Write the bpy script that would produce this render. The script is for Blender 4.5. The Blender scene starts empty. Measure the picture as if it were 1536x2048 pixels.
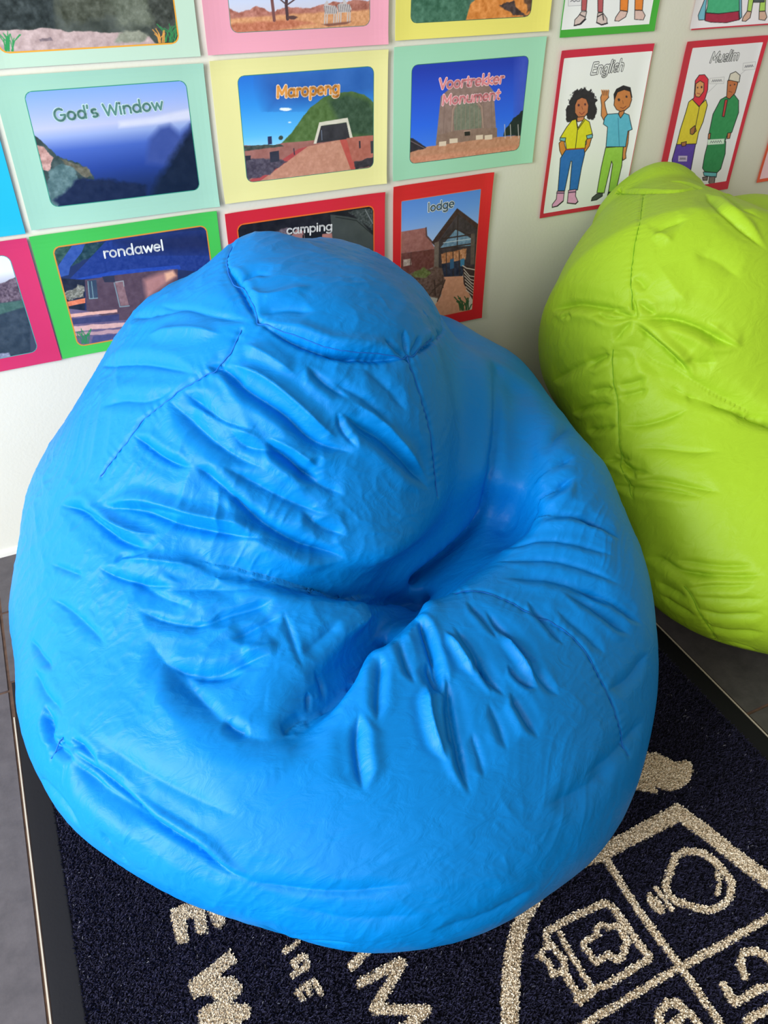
import bpy, bmesh, math
import numpy as np
from mathutils import Matrix, Vector

# ------------------------------------------------------------------ camera, light, exposure
SC = bpy.context.scene
COL = SC.collection
FPX, PITCH, YAW, ROLL, CAM_H = 1576.4, math.radians(38.94), math.radians(25.13), math.radians(.361), 1.0267
WALL_Y = 1.3373
def cam_axes():
    cy, sy, cp, sp = math.cos(YAW), math.sin(YAW), math.cos(PITCH), math.sin(PITCH)
    fwd = np.array([sy*cp, cy*cp, -sp]); right = np.array([cy, -sy, 0]); up = np.cross(right, fwd)
    cr, sr = math.cos(ROLL), math.sin(ROLL)
    return cr*right+sr*up, -sr*right+cr*up, fwd
RT, UP, FW = cam_axes()
CAM = np.array([0, 0, CAM_H])
cd = bpy.data.cameras.new('camera'); cam = bpy.data.objects.new('camera', cd); COL.objects.link(cam)
cd.sensor_fit = 'VERTICAL'; cd.sensor_height = 36; cd.sensor_width = 27; cd.lens = FPX*36/2048
cd.clip_start = .02
m = Matrix([[RT[0], UP[0], -FW[0], 0], [RT[1], UP[1], -FW[1], 0], [RT[2], UP[2], -FW[2], CAM_H], [0, 0, 0, 1]])
cam.matrix_world = m
SC.camera = cam

SC.view_settings.view_transform = 'Standard'
SC.view_settings.look = 'None'
SC.view_settings.gamma = 1
SC.view_settings.use_curve_mapping = False
SC.view_settings.exposure = 0.0

world = bpy.data.worlds.new('world'); SC.world = world; world.use_nodes = True
world.node_tree.nodes['Background'].inputs[0].default_value = (1.0, .92, .77, 1)
world.node_tree.nodes['Background'].inputs[1].default_value = .43

def area(name, loc, target, sx, sy, power, color):
    l = bpy.data.lights.new(name, 'AREA'); l.shape = 'RECTANGLE'; l.size = sx; l.size_y = sy
    l.energy = power; l.color = color
    o = bpy.data.objects.new(name, l); COL.objects.link(o); o.location = loc
    o.rotation_euler = (Vector(target)-Vector(loc)).to_track_quat('-Z', 'Y').to_euler()
    return o
# daylight through the big window on the left, and a weaker added fill lamp behind the camera, to lift the wall
area('window_daylight', (-1.85, .05, 1.10), (.3, .85, .30), 1.2, 1.7, 102, (.92, .96, 1.0))
area('room_fill', (-1.2, -2.2, 2.0), (.8, 1.1, .3), 1.6, 1.2, 30, (1.0, .94, .82))

# ------------------------------------------------------------------ helpers
def ray(px, py):
    px = np.asarray(px, float)[..., None]; py = np.asarray(py, float)[..., None]
    d = FW+RT*(px-768)/FPX-UP*(py-1024)/FPX
    return d/np.linalg.norm(d, axis=-1, keepdims=True)
def at(px, py, z):
    d = ray(px, py); return CAM+d*(z-CAM_H)/d[2]
def on_floor(p, z=0.):
    p = np.asarray(p, float); d = ray(p[..., 0], p[..., 1]); return (CAM+d*((z-CAM_H)/d[..., 2:3]))[..., :2]
def on_wall(p):
    p = np.asarray(p, float); d = ray(p[..., 0], p[..., 1]); return (CAM+d*(WALL_Y/d[..., 1:2]))[..., [0, 2]]
def project(P):
    d = P-CAM; z = d@FW
    return 768+FPX*(d@RT)/z, 1024-FPX*(d@UP)/z

def tag(o, label=None, cat=None, group=None, kind=None):
    if label: o['label'] = label
    if cat: o['category'] = cat
    if group: o['group'] = group
    if kind: o['kind'] = kind
    return o
def mesh_obj(name, V, F, mat, parent=None, smooth=False):
    me = bpy.data.meshes.new(name)
    V = np.asarray(V, float); F = np.asarray(F, np.int64)
    k = F.shape[1]
    me.vertices.add(len(V)); me.vertices.foreach_set('co', V.ravel())
    me.loops.add(F.size); me.loops.foreach_set('vertex_index', F.ravel())
    me.polygons.add(len(F)); me.polygons.foreach_set('loop_start', np.arange(0, F.size, k))
    me.polygons.foreach_set('loop_total', np.full(len(F), k))
    me.update(calc_edges=True)
    if smooth: me.polygons.foreach_set('use_smooth', np.ones(len(F), bool))
    for mm in (mat if isinstance(mat, (list, tuple)) else [mat]): me.materials.append(mm)
    o = bpy.data.objects.new(name, me); COL.objects.link(o)
    if parent: o.parent = parent
    return o
def bm_obj(name, bm, mat, parent=None, smooth=False):
    me = bpy.data.meshes.new(name); bm.to_mesh(me); bm.free()
    if smooth: me.polygons.foreach_set('use_smooth', np.ones(len(me.polygons), bool))
    me.materials.append(mat)
    o = bpy.data.objects.new(name, me); COL.objects.link(o)
    if parent: o.parent = parent
    return o
def empty(name, loc):
    o = bpy.data.objects.new(name, None); COL.objects.link(o); o.location = loc; o.empty_display_size = .05
    return o
def lin(c):
    c = np.asarray(c, float)
    if c.max() > 1.001: c = c/255.
    return np.where(c <= .04045, c/12.92, ((c+.055)/1.055)**2.4)
def new_mat(name, rgb, rough=.6, spec=.5, coat=0, sheen=0):
    mt = bpy.data.materials.new(name); mt.use_nodes = True
    b = mt.node_tree.nodes['Principled BSDF']
    b.inputs['Base Color'].default_value = (*lin(rgb), 1)
    b.inputs['Roughness'].default_value = rough
    b.inputs['Specular IOR Level'].default_value = spec
    b.inputs['Coat Weight'].default_value = coat
    b.inputs['Sheen Weight'].default_value = sheen
    return mt, mt.node_tree, b
def noise_color(nt, b, c0, c1, scale, detail=4, rough=.6, coord='Object'):
    tc = nt.nodes.new('ShaderNodeTexCoord'); n = nt.nodes.new('ShaderNodeTexNoise')
    n.inputs['Scale'].default_value = scale; n.inputs['Detail'].default_value = detail; n.inputs['Roughness'].default_value = rough
    nt.links.new(tc.outputs[coord], n.inputs['Vector'])
    r = nt.nodes.new('ShaderNodeValToRGB'); r.color_ramp.elements[0].position = .35; r.color_ramp.elements[1].position = .65
    r.color_ramp.elements[0].color = (*lin(c0), 1); r.color_ramp.elements[1].color = (*lin(c1), 1)
    nt.links.new(n.outputs[0], r.inputs[0]); nt.links.new(r.outputs[0], b.inputs['Base Color'])
    return tc, n
def noise_bump(nt, b, scale, strength, dist, detail=3, coord='Object', prev=None):
    tc = nt.nodes.new('ShaderNodeTexCoord'); n = nt.nodes.new('ShaderNodeTexNoise')
    n.inputs['Scale'].default_value = scale; n.inputs['Detail'].default_value = detail
    nt.links.new(tc.outputs[coord], n.inputs['Vector'])
    bp = nt.nodes.new('ShaderNodeBump'); bp.inputs['Strength'].default_value = strength; bp.inputs['Distance'].default_value = dist
    nt.links.new(n.outputs[0], bp.inputs['Height'])
    if prev: nt.links.new(prev.outputs[0], bp.inputs['Normal'])
    nt.links.new(bp.outputs[0], b.inputs['Normal'])
    return bp

def vnoise(x, y, seed=0):
    xi = np.floor(x).astype(np.int64); yi = np.floor(y).astype(np.int64); fx = x-xi; fy = y-yi
    def h(a, b):
        n = (a*374761393+b*668265263+seed*974634777) & 0xffffffff
        n = ((n ^ (n >> 13))*1274126177) & 0xffffffff
        return ((n ^ (n >> 16)) & 0xffff)/65535.
    sx = fx*fx*(3-2*fx); sy = fy*fy*(3-2*fy)
    return (h(xi, yi)*(1-sx)+h(xi+1, yi)*sx)*(1-sy)+(h(xi, yi+1)*(1-sx)+h(xi+1, yi+1)*sx)*sy
def fbm(x, y, sc, seed=0, oc=4):
    v = 0; a = .5; t = 0
    for i in range(oc):
        v = v+a*vnoise(x*sc, y*sc, seed+i); t += a; a *= .55; sc *= 2.1
    return v/t
def vnoise3(P, seed=0):
    i = np.floor(P).astype(np.int64); f = P-i; s = f*f*(3-2*f); out = 0
    def h(a, b, c):
        n = (a*374761393+b*668265263+c*2147483647+seed*974634777) & 0xffffffff
        n = ((n ^ (n >> 13))*1274126177) & 0xffffffff
        return ((n ^ (n >> 16)) & 0xffff)/65535.
    for dx in (0, 1):
        for dy in (0, 1):
            for dz in (0, 1):
                w = (s[:, 0] if dx else 1-s[:, 0])*(s[:, 1] if dy else 1-s[:, 1])*(s[:, 2] if dz else 1-s[:, 2])
                out = out+w*h(i[:, 0]+dx, i[:, 1]+dy, i[:, 2]+dz)
    return out
def inpoly(X, Y, poly):
    c = np.zeros(X.shape, bool); n = len(poly); j = n-1
    for i in range(n):
        xi, yi = poly[i]; xj, yj = poly[j]
        if yi != yj:
            c ^= ((yi > Y) != (yj > Y)) & (X < (xj-xi)*(Y-yi)/(yj-yi)+xi)
        j = i
    return c
def seg_dist(X, Y, pts):
    D = np.full(X.shape, 1e9)
    for (ax, ay), (bx, by) in zip(pts[:-1], pts[1:]):
        vx, vy = bx-ax, by-ay; L = vx*vx+vy*vy+1e-18
        t = np.clip(((X-ax)*vx+(Y-ay)*vy)/L, 0, 1)
        D = np.minimum(D, np.hypot(X-ax-t*vx, Y-ay-t*vy))
    return D

# ------------------------------------------------------------------ the room
mt_wall, nt, b = new_mat('wall_paint', (226, 224, 208), .55, .35)
noise_color(nt, b, (224, 223, 211), (229, 228, 217), 3)
noise_bump(nt, b, 160, .12, .002)
def box_obj(name, x0, x1, y0, y1, z0, z1, mat, parent=None, bev=0):
    bm = bmesh.new(); bmesh.ops.create_cube(bm, size=1)
    bmesh.ops.scale(bm, vec=(x1-x0, y1-y0, z1-z0), verts=bm.verts)
    bmesh.ops.translate(bm, vec=((x0+x1)/2, (y0+y1)/2, (z0+z1)/2), verts=bm.verts)
    if bev: bmesh.ops.bevel(bm, geom=bm.edges[:], offset=bev, segments=2, affect='EDGES', profile=.5)
    return bm_obj(name, bm, mat, parent)
tag(box_obj('wall_back', -2.6, 3.4, WALL_Y, WALL_Y+.12, -.02, 2.6, mt_wall), kind='structure')

mt_tile, nt, b = new_mat('floor_tile', (92, 88, 92), .38, .5)
noise_color(nt, b, (72, 68, 74), (88, 83, 88), 30, 6, .7)
noise_bump(nt, b, 220, .15, .001)
mt_grout, nt, b = new_mat('tile_grout', (96, 74, 62), .9, .2)
noise_color(nt, b, (84, 66, 58), (108, 84, 70), 60)
bm = bmesh.new()
def quadbox(bm, x0, x1, y0, y1, z0, z1, mi, bev=.0008):
    vs = [bm.verts.new(v) for v in ((x0, y0, z0), (x1, y0, z0), (x1, y1, z0), (x0, y1, z0), (x0+bev, y0+bev, z1), (x1-bev, y0+bev, z1), (x1-bev, y1-bev, z1), (x0+bev, y1-bev, z1))]
    for f in ((4, 5, 6, 7), (0, 1, 5, 4), (1, 2, 6, 5), (2, 3, 7, 6), (3, 0, 4, 7)):
        bm.faces.new([vs[i] for i in f]).material_index = mi
quadbox(bm, -2.6, 3.4, -2.4, WALL_Y, -.03, -.0015, 1, 0)
g = .0018
def tiles(xs, ys):
    for x0, x1 in zip(xs[:-1], xs[1:]):
        for y0, y1 in zip(ys[:-1], ys[1:]): quadbox(bm, x0+g, x1-g, y0+g, y1-g, -.012, 0, 0)
tiles([-2.6, -2.003, -1.403, -.803, -.203], [-2.4, -1.8, -1.2, -.6, -.015, .385, .985, 1.172, WALL_Y])
tiles([-.203, .397, .846], [1.002, 1.172, WALL_Y]); tiles([-.203, .397, .846], [-2.4, -1.8, -1.2, -.62])
tiles([.846, 1.446, 2.046, 2.646, 3.4], [-2.4, -1.94, -1.34, -.74, -.14, .452, 1.06, WALL_Y])
fl = bm_obj('floor', bm, mt_tile); fl.data.materials.append(mt_grout); tag(fl, kind='structure')
# thin bead of sealant where wall meets floor
mt_seal, nt, b = new_mat('wall_sealant', (214, 212, 206), .5, .4)
bm = bmesh.new()
pr = [(0, .012), (-.003, .011), (-.006, .006), (-.008, 0)]
va = [bm.verts.new((-2.6, WALL_Y+a, z)) for a, z in pr]; vb = [bm.verts.new((3.4, WALL_Y+a, z)) for a, z in pr]
for i in range(3): bm.faces.new((va[i], vb[i], vb[i+1], va[i+1]))
tag(bm_obj('trim_1', bm, mt_seal, smooth=True), kind='structure')
QB =  [0.2831, 0.7283, 0.1803, 0.4371, 0.4435, 0.2049, -0.0353, 0.113, -0.147, 0.186, 0.8852, 0.2877, 0.2818, 0.2868, 0.2746, -0.0004, 0.0008, 0.286, 0.8933, 0.4756, 0.3743, 0.9976, 0.4511, 0.2097, 0.1788, 0.574, 1.0338, 0.2506, 0.5659, 0.76, 0.2368, 0.2009, 0.1791]
QG =  [1.2204, 0.6821, 0.1549, 0.4444, 0.3178, 0.2041, 0.0485, 1.0437, 0.9804, 0.3955, 1.1529, 1.1977, 0.4809, 0.2505, 0.1205, 1.2928, 1.1078, 0.4453, 0.1015, 1.1791, 0.7796, 0.2438, 0.3999, 0.2799, 0.1728]
CB = np.array([ (0.2364,0.9753,0.6567,-0.0116),(0.2472,0.9726,0.6719,0.0131),(0.2662,0.9571,0.6823,0.024),(0.2943,0.9344,0.6818,0.0021),(0.3194,0.9141,0.6805,-0.0203),(0.4183,1.0463,0.6191,0.0067),(0.4559,1.0252,0.606,-0.0051),(0.4917,0.9989,0.5837,-0.0043),(0.5196,0.9714,0.5553,0.006),(0.6373,1.0967,0.4362,0.0185),(0.678,1.0603,0.4096,-0.0265),(0.7069,1.0319,0.3997,0.0049),(0.7263,1.0029,0.3809,0.0107),(0.7214,0.9329,0.3745,-0.0026),(0.7126,0.8603,0.3643,0.0036),(0.7063,0.7961,0.3569,-0.0068),(0.7021,0.7397,0.3546,0.0106),(0.7079,0.7096,0.3286,-0.0045),(0.7031,0.6667,0.3043,-0.0072),(0.6926,0.6199,0.2869,0.0048),(0.68,0.5771,0.2695,0.0025),(0.6705,0.5437,0.2446,-0.0009),(0.6613,0.5202,0.2212,-0.0014),(0.6531,0.4976,0.1968,-0.0012),(0.6388,0.4747,0.1762,0.0011),(0.6201,0.4487,0.1624,0.0027),(0.5992,0.4288,0.1547,0.0001),(0.5772,0.4083,0.1501,-0.0022),(0.5541,0.3888,0.1461,-0.0007),(0.5301,0.3689,0.1453,0.0008),(0.4907,0.3432,0.1436,-0.0024),(0.4654,0.33,0.1434,-0.001),(0.4417,0.3177,0.142,0.0029),(0.3966,0.305,0.1431,0.0016),(0.3706,0.3003,0.1448,-0.002),(0.3459,0.2961,0.1451,-0.0028),(0.3029,0.2909,0.1476,0.0003),(0.2768,0.2901,0.1501,0.0011),(0.2512,0.2892,0.1533,0.001),(0.2289,0.2927,0.154,0.0009),(0.2062,0.2953,0.1576,0.0009),(0.1854,0.3005,0.1603,0.0004),(0.1651,0.3063,0.161,-0.0003),(0.1456,0.3133,0.1655,-0.0004),(0.1265,0.321,0.1681,0.0008),(0.1085,0.3307,0.1721,0.0023),(0.0908,0.3412,0.1742,0.0023),(0.0613,0.3631,0.1806,-0.0033),(0.0365,0.3841,0.1857,-0.0066),(0.0063,0.405,0.1919,-0.0014),(-0.0103,0.4182,0.1985,0.0014),(-0.0268,0.4324,0.2032,0.0014),(-0.0448,0.452,0.2087,-0.001),(-0.063,0.4727,0.2128,-0.0023),(-0.0769,0.4895,0.2179,-0.0018),(-0.0911,0.5075,0.2214,-0.0003),(-0.1026,0.5268,0.226,0.0017),(-0.1141,0.5462,0.2312,0.0041),(-0.1302,0.5866,0.2403,0.003),(-0.1401,0.6318,0.2509,-0.0047),(-0.1435,0.6619,0.2563,0.0003),(-0.1469,0.6922,0.2629,0.0079),(-0.1434,0.7335,0.2689,-0.0036),(-0.1386,0.7874,0.2781,-0.0111),(-0.1374,0.8325,0.2925,0.0105),(-0.1295,0.8566,0.3031,0.0044),(-0.1185,0.8804,0.3137,-0.0079),(-0.1061,0.9083,0.339,-0.0051),(-0.0903,0.9331,0.3661,0.0056),(-0.0719,0.9506,0.3939,0.0028),(-0.0419,0.9714,0.4284,-0.0013),(-0.0066,0.9837,0.4627,-0.0018),(0.0153,0.9854,0.487,-0.0014),(0.0368,0.9862,0.5114,0.0011),(0.0669,0.9859,0.5483,0.0001),(0.0993,0.9855,0.5838,-0.0019),(0.1387,0.984,0.6109,0.0135),(0.1795,0.9804,0.6316,-0.001),(0.2128,0.9783,0.6432,-0.0232) ])
CG = np.array([ (1.1632,1.2282,0.6015,0.005),(1.1799,1.212,0.6009,0.0051),(1.1995,1.1895,0.5926,0.0014),(1.2172,1.1689,0.5758,-0.0005),(1.2215,1.1588,0.5614,-0.01),(1.146,1.0439,0.6003,-0.0002),(1.3045,1.1348,0.5418,0.0027),(0.8821,0.5276,0.0622,-0.0083),(0.8509,0.561,0.0606,0.0108),(0.8306,0.5989,0.0658,-0.0057),(0.8111,0.6394,0.0714,0.001),(0.8024,0.6843,0.0839,0.0101),(0.8062,0.7201,0.0983,-0.006),(0.8123,0.7588,0.1107,-0.0094),(0.8171,0.8003,0.1345,0.0048),(0.8081,0.8284,0.1736,0.007),(0.8083,0.866,0.2029,-0.0064),(0.8263,0.9239,0.2151,0.0009),(0.837,0.9729,0.2264,0.0012),(0.8411,1.0155,0.2448,-0.006),(0.8329,1.0609,0.2766,0.0111),(0.834,1.0899,0.315,-0.0035),(0.8305,1.1006,0.3624,-0.0064),(0.8233,1.0913,0.3978,0.0043),(0.8218,1.0706,0.4541,-0.0053),(0.8792,1.1147,0.4831,0.0035),(0.9496,1.1712,0.4992,0.0053),(1.0648,1.2794,0.4969,0.0063),(1.0854,1.2769,0.5341,-0.0036),(1.112,1.2653,0.5645,-0.0088),(1.1408,1.2486,0.5898,0.0006) ])
# ------------------------------------------------------------------ bean bag forms
def ell(P, c, r, ax=None):
    q = P-np.array(c)
    if ax is not None: q = q@np.array(ax).T
    r = np.array(r); k0 = np.linalg.norm(q/r, axis=-1); k1 = np.linalg.norm(q/r**2, axis=-1)+1e-9
    return k0*(k0-1)/k1
def rotm(rx, ry, rz):
    rx, ry, rz = np.radians([rx, ry, rz]); c, s = np.cos, np.sin
    X = np.array([[1, 0, 0], [0, c(rx), -s(rx)], [0, s(rx), c(rx)]]); Y = np.array([[c(ry), 0, s(ry)], [0, 1, 0], [-s(ry), 0, c(ry)]]); Z = np.array([[c(rz), -s(rz), 0], [s(rz), c(rz), 0], [0, 0, 1]])
    return (Z@Y@X).T
def smin(a, b, k):
    h = np.maximum(k-np.abs(a-b), 0)/k
    return np.minimum(a, b)-h*h*k/4
def smax(a, b, k): return -smin(-a, -b, k)
def capsule(P, a, b, ra, rb):
    a = np.array(a, float); b = np.array(b, float); pa = P-a; ba = b-a
    h = np.clip(pa@ba/(ba@ba), 0, 1)
    return np.linalg.norm(pa-h[..., None]*ba, axis=-1)-(ra+(rb-ra)*h)
def bumps(P, C, sig=.06):
    s = 0
    for c in C: s = s+c[3]*np.exp(-((P-c[:3])**2).sum(-1)/(2*sig*sig))
    return s
C1 = at(835, 1170, .335); C2 = at(985, 1040, .35); C3 = at(1034, 770, .452); V1 = at(600, 1440, .360)
T1 = at(900, 850, .44)+FW*.12; T2 = at(905, 1000, .36)+FW*.11
L1 = at(400, 1105, .468); L2 = at(640, 1165, .425)
F1 = at(1080, 1230, .20); F2 = at(900, 1420, .17); F3 = at(600, 1570, .15)
def sdf_blue(P, slots=True, q=QB):
    q = np.array(q)
    d = ell(P, q[0:3], q[3:6], rotm(q[6]*100, q[7]*100, q[8]*100))
    d = smin(d, ell(P, q[9:12], q[12:15], rotm(q[15]*100, q[16]*100, 0)), .10)
    d = smin(d, capsule(P, q[17:20], q[20:23], q[23], q[24]), .12)
    d = smin(d, capsule(P, q[25:28], q[28:31], q[31], q[32]), .05)
    d = smin(d, smin(capsule(P, F1, F2, .15, .15), capsule(P, F2, F3, .15, .125), .04), .08)
    d = smin(d, capsule(P, T1, T2, .12, .10), .07)
    d = smax(d, -capsule(P, C1, C2, .036, .028), .06)
    d = smax(d, -capsule(P, C1, V1, .014, .008), .05)
    d = smax(d, -capsule(P, C1, L2, .016, .008), .045)
    d = d-bumps(P, CB)
    if slots: d = carve(P, d, SLOTS_B)
    return smax(d, .0135-P[..., 2], .015)
def sdf_green(P, slots=True, q=QG):
    q = np.array(q)
    d = ell(P, q[0:3], q[3:6], rotm(0, 0, q[6]*100))
    d = smin(d, ell(P, q[19:22], q[22:25]), .05)
    d = smin(d, capsule(P, q[7:10], q[10:13], q[13], q[14]), .10)
    d = smin(d, capsule(P, q[15:18], q[15:18]+[.05, -.02, -.05], q[18], q[18]+.03), .05)
    d = smin(d, ell(P, (1.33, .97, .30), (.27, .25, .24)), .10)
    d = d-bumps(P, CG)
    if slots: d = carve(P, d, SLOTS_G)
    d = smax(d, .002-P[..., 2], .015)
    return smax(d, P[..., 1]-(WALL_Y-.006), .01)

def raycast(f, pts):
    D = ray([p[0] for p in pts], [p[1] for p in pts]); t = np.full(len(pts), .45)
    for i in range(90): t = np.minimum(t+np.clip(f(CAM+D*t[:, None])*.8, -.1, .15), 2.6)
    P = CAM+D*t[:, None]; e = 2e-3
    N = np.stack([f(P+np.eye(3)[i]*e)-f(P-np.eye(3)[i]*e) for i in range(3)], -1)
    return P, N/(np.linalg.norm(N, axis=-1, keepdims=True)+1e-9), np.abs(f(P)) < .006
def smooth_line(pts, step=10):
    # Catmull-Rom through the given points
    p = [np.array(a, float) for a in pts]
    if len(p) == 2: p = [p[0], (p[0]+p[1])/2, p[1]]
    p = [2*p[0]-p[1]]+p+[2*p[-1]-p[-2]]; o = []
    for i in range(1, len(p)-2):
        k = max(1, int(np.linalg.norm(p[i+1]-p[i])/step))
        for j in range(k):
            t = j/k
            o.append(.5*((2*p[i])+(-p[i-1]+p[i+1])*t+(2*p[i-1]-5*p[i]+4*p[i+1]-p[i+2])*t*t+(-p[i-1]+3*p[i]-3*p[i+1]+p[i+2])*t**3))
    o.append(p[-2]); return np.array(o)


def make_slots(f, specs):
    """creases where one lobe of the bag laps over another: (points, start mm, end mm, radius from, to, direction, blend)"""
    out = []
    for pts, d0, d1, r0, r1, (a, b, c), k in specs:
        L = smooth_line(pts, 5); P, N, ok = raycast(f, L); P = P[ok]; n = len(P)
        t = np.linspace(0, 1, n); v = a*RT+b*UP+c*FW; v = v/np.linalg.norm(v)
        dep = (d0+(d1-d0)*t)/1000.; r = (r0+(r1-r0)*t)/1000.
        out.append((P-v*.004, P+v*dep[:, None], r, k))
    return out
def carve(P, d, slots):
    for A, B, r, k in slots:
        lo = np.minimum(A, B).min(0)-.06; hi = np.maximum(A, B).max(0)+.06
        m = ((P > lo) & (P < hi)).all(-1)
        if not m.any(): continue
        X = P[m]; s = np.full(len(X), 1e3)
        for a, b, rr in zip(A, B, r): s = np.minimum(s, capsule(X, a, b, rr, rr*.7))
        dd = d[m]; d = d.copy(); d[m] = smax(dd, -s, k)
    return d
SLOTS_B = []; SLOTS_G = []
SLOTS_B = make_slots(lambda P: sdf_blue(P, False), [
 ([(1040, 770), (1045, 840), (1048, 900), (1040, 970), (1010, 1040)], 8, 22, 18, 28, (.1, 0, 1), .05),
 ([(1006, 738), (1008, 800), (1009, 870), (1006, 930), (998, 1000), (970, 1055), (925, 1100), (880, 1140), (845, 1165)], 16, 60, 5, 12, (-.45, .1, 1), .018),
 ([(385, 1110), (430, 1130), (520, 1150), (620, 1170), (720, 1185), (820, 1182)], 4, 45, 5, 10, (0, -.55, 1), .016),
 ([(590, 1458), (640, 1422), (690, 1370), (740, 1300), (790, 1245), (840, 1185)], 5, 45, 5, 10, (.4, -.4, 1), .016)])
SLOTS_G = make_slots(lambda P: sdf_green(P, False), [
 ([(1235, 715), (1275, 705), (1310, 730), (1350, 765), (1420, 795), (1480, 815), (1536, 835), (1620, 870), (1720, 905), (1800, 915)], 10, 32, 6, 12, (0, -.5, 1), .016)])

def surface_net(f, lo, hi, h):
    n = [int(math.ceil((b-a)/h))+1 for a, b in zip(lo, hi)]
    ax = [lo[i]+h*np.arange(n[i]) for i in range(3)]
    S = np.empty(n)
    for i in range(n[0]):
        Y, Z = np.meshgrid(ax[1], ax[2], indexing='ij')
        S[i] = f(np.stack([np.full(Y.shape, ax[0][i]), Y, Z], -1))
    ins = S < 0
    acc = np.zeros((*[k-1 for k in n], 3)); cnt = np.zeros([k-1 for k in n])
    for a in range(3):
        o = [b for b in range(3) if b != a]
        sl0 = [slice(None)]*3; sl1 = [slice(None)]*3; sl0[a] = slice(0, -1); sl1[a] = slice(1, None)
        s0 = S[tuple(sl0)]; s1 = S[tuple(sl1)]; cr = (s0 < 0) != (s1 < 0)
        t = np.where(cr, s0/np.where(s0 == s1, 1, s0-s1), 0)
        for u in (0, 1):
            for v in (0, 1):
                sl = [slice(None)]*3
                sl[o[0]] = slice(0, -1) if u == 0 else slice(1, None); sl[o[1]] = slice(0, -1) if v == 0 else slice(1, None)
                c = cr[tuple(sl)]; tt = t[tuple(sl)]
                p = np.zeros((*c.shape, 3)); p[..., a] = tt; p[..., o[0]] = u; p[..., o[1]] = v
                acc += p*c[..., None]; cnt += c
    act = cnt > 0; idx = -np.ones(act.shape, np.int64); idx[act] = np.arange(act.sum())
    I = np.argwhere(act)
    V = (I+acc[act]/cnt[act][:, None])*h+np.array(lo)
    F = []
    for a in range(3):
        b, c = (a+1) % 3, (a+2) % 3
        sl0 = [slice(None)]*3; sl1 = [slice(None)]*3; sl0[a] = slice(0, -1); sl1[a] = slice(1, None)
        cr = ins[tuple(sl0)] != ins[tuple(sl1)]
        E = np.argwhere(cr); E = E[(E[:, b] > 0) & (E[:, c] > 0) & (E[:, b] < n[b]-1) & (E[:, c] < n[c]-1)]
        q = []
        for db, dc in ((-1, -1), (0, -1), (0, 0), (-1, 0)):
            e = E.copy(); e[:, b] += db; e[:, c] += dc; q.append(idx[e[:, 0], e[:, 1], e[:, 2]])
        q = np.stack(q, 1); fl = ~ins[E[:, 0], E[:, 1], E[:, 2]]
        q[fl] = q[fl][:, ::-1]; F.append(q)
    return V, np.concatenate(F)

def fold_height(V, N, f, folds):
    """each fold: (points, width mm, depth mm, side) ; depth > 0 is a valley, < 0 a ridge;
    side in -1..1 raises the cloth on the right (+) or left (-) of the line"""
    H = np.zeros(len(V))
    for pts, w, dp, side in folds:
        L = smooth_line(pts); P, Nn, ok = raycast(f, L)
        P, Nn = P[ok], Nn[ok]
        if len(P) < 3: continue
        w = w/1000.; dp = dp*1.9/1000.
        R = 4.2*w
        lo, hi = P.min(0)-R, P.max(0)+R
        idx = np.nonzero(((V > lo) & (V < hi)).all(1))[0]
        if not len(idx): continue
        X = V[idx]; best = np.full(len(X), 1e9); T = np.zeros(len(X)); S = np.zeros(len(X))
        sl = np.linalg.norm(np.diff(P, axis=0), axis=1); tot = sl.sum(); acc = 0
        for i in range(len(P)-1):
            a, ba = P[i], P[i+1]-P[i]; bb = ba@ba+1e-12
            if sl[i] > .06: acc += sl[i]; continue
            t = np.clip(((X-a)@ba)/bb, 0, 1); d = X-a-t[:, None]*ba; dd = np.linalg.norm(d, axis=1)
            mk = dd < best; best[mk] = dd[mk]
            T[mk] = (acc+t[mk]*sl[i])/tot
            S[mk] = np.sign(d[mk]@np.cross(ba, Nn[i])); acc += sl[i]
        same = (N[idx]*Nn[np.clip((T*(len(P)-1)).astype(int), 0, len(P)-1)]).sum(1)
        u = best/w
        tp = np.clip(np.minimum(T, 1-T)/.28, 0, 1); tp = tp*tp*(3-2*tp)
        u = u/(.35+.65*tp)
        us = u*S
        core = np.exp(-1.55*np.sqrt(u*u+.015)+.19)
        lift = np.exp(-(u-1.7)**2/.9)
        h = -dp*core
        h += abs(dp)*.55*lift*np.where(S > 0, np.clip(side, -.3, 1), np.clip(-side, -.3, 1)) if side else dp*.18*lift
        h *= tp*np.clip((4.2-best/w)/1.2, 0, 1)*np.clip((same+.1)/.4, 0, 1)
        H[idx] += h
    return H

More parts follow.
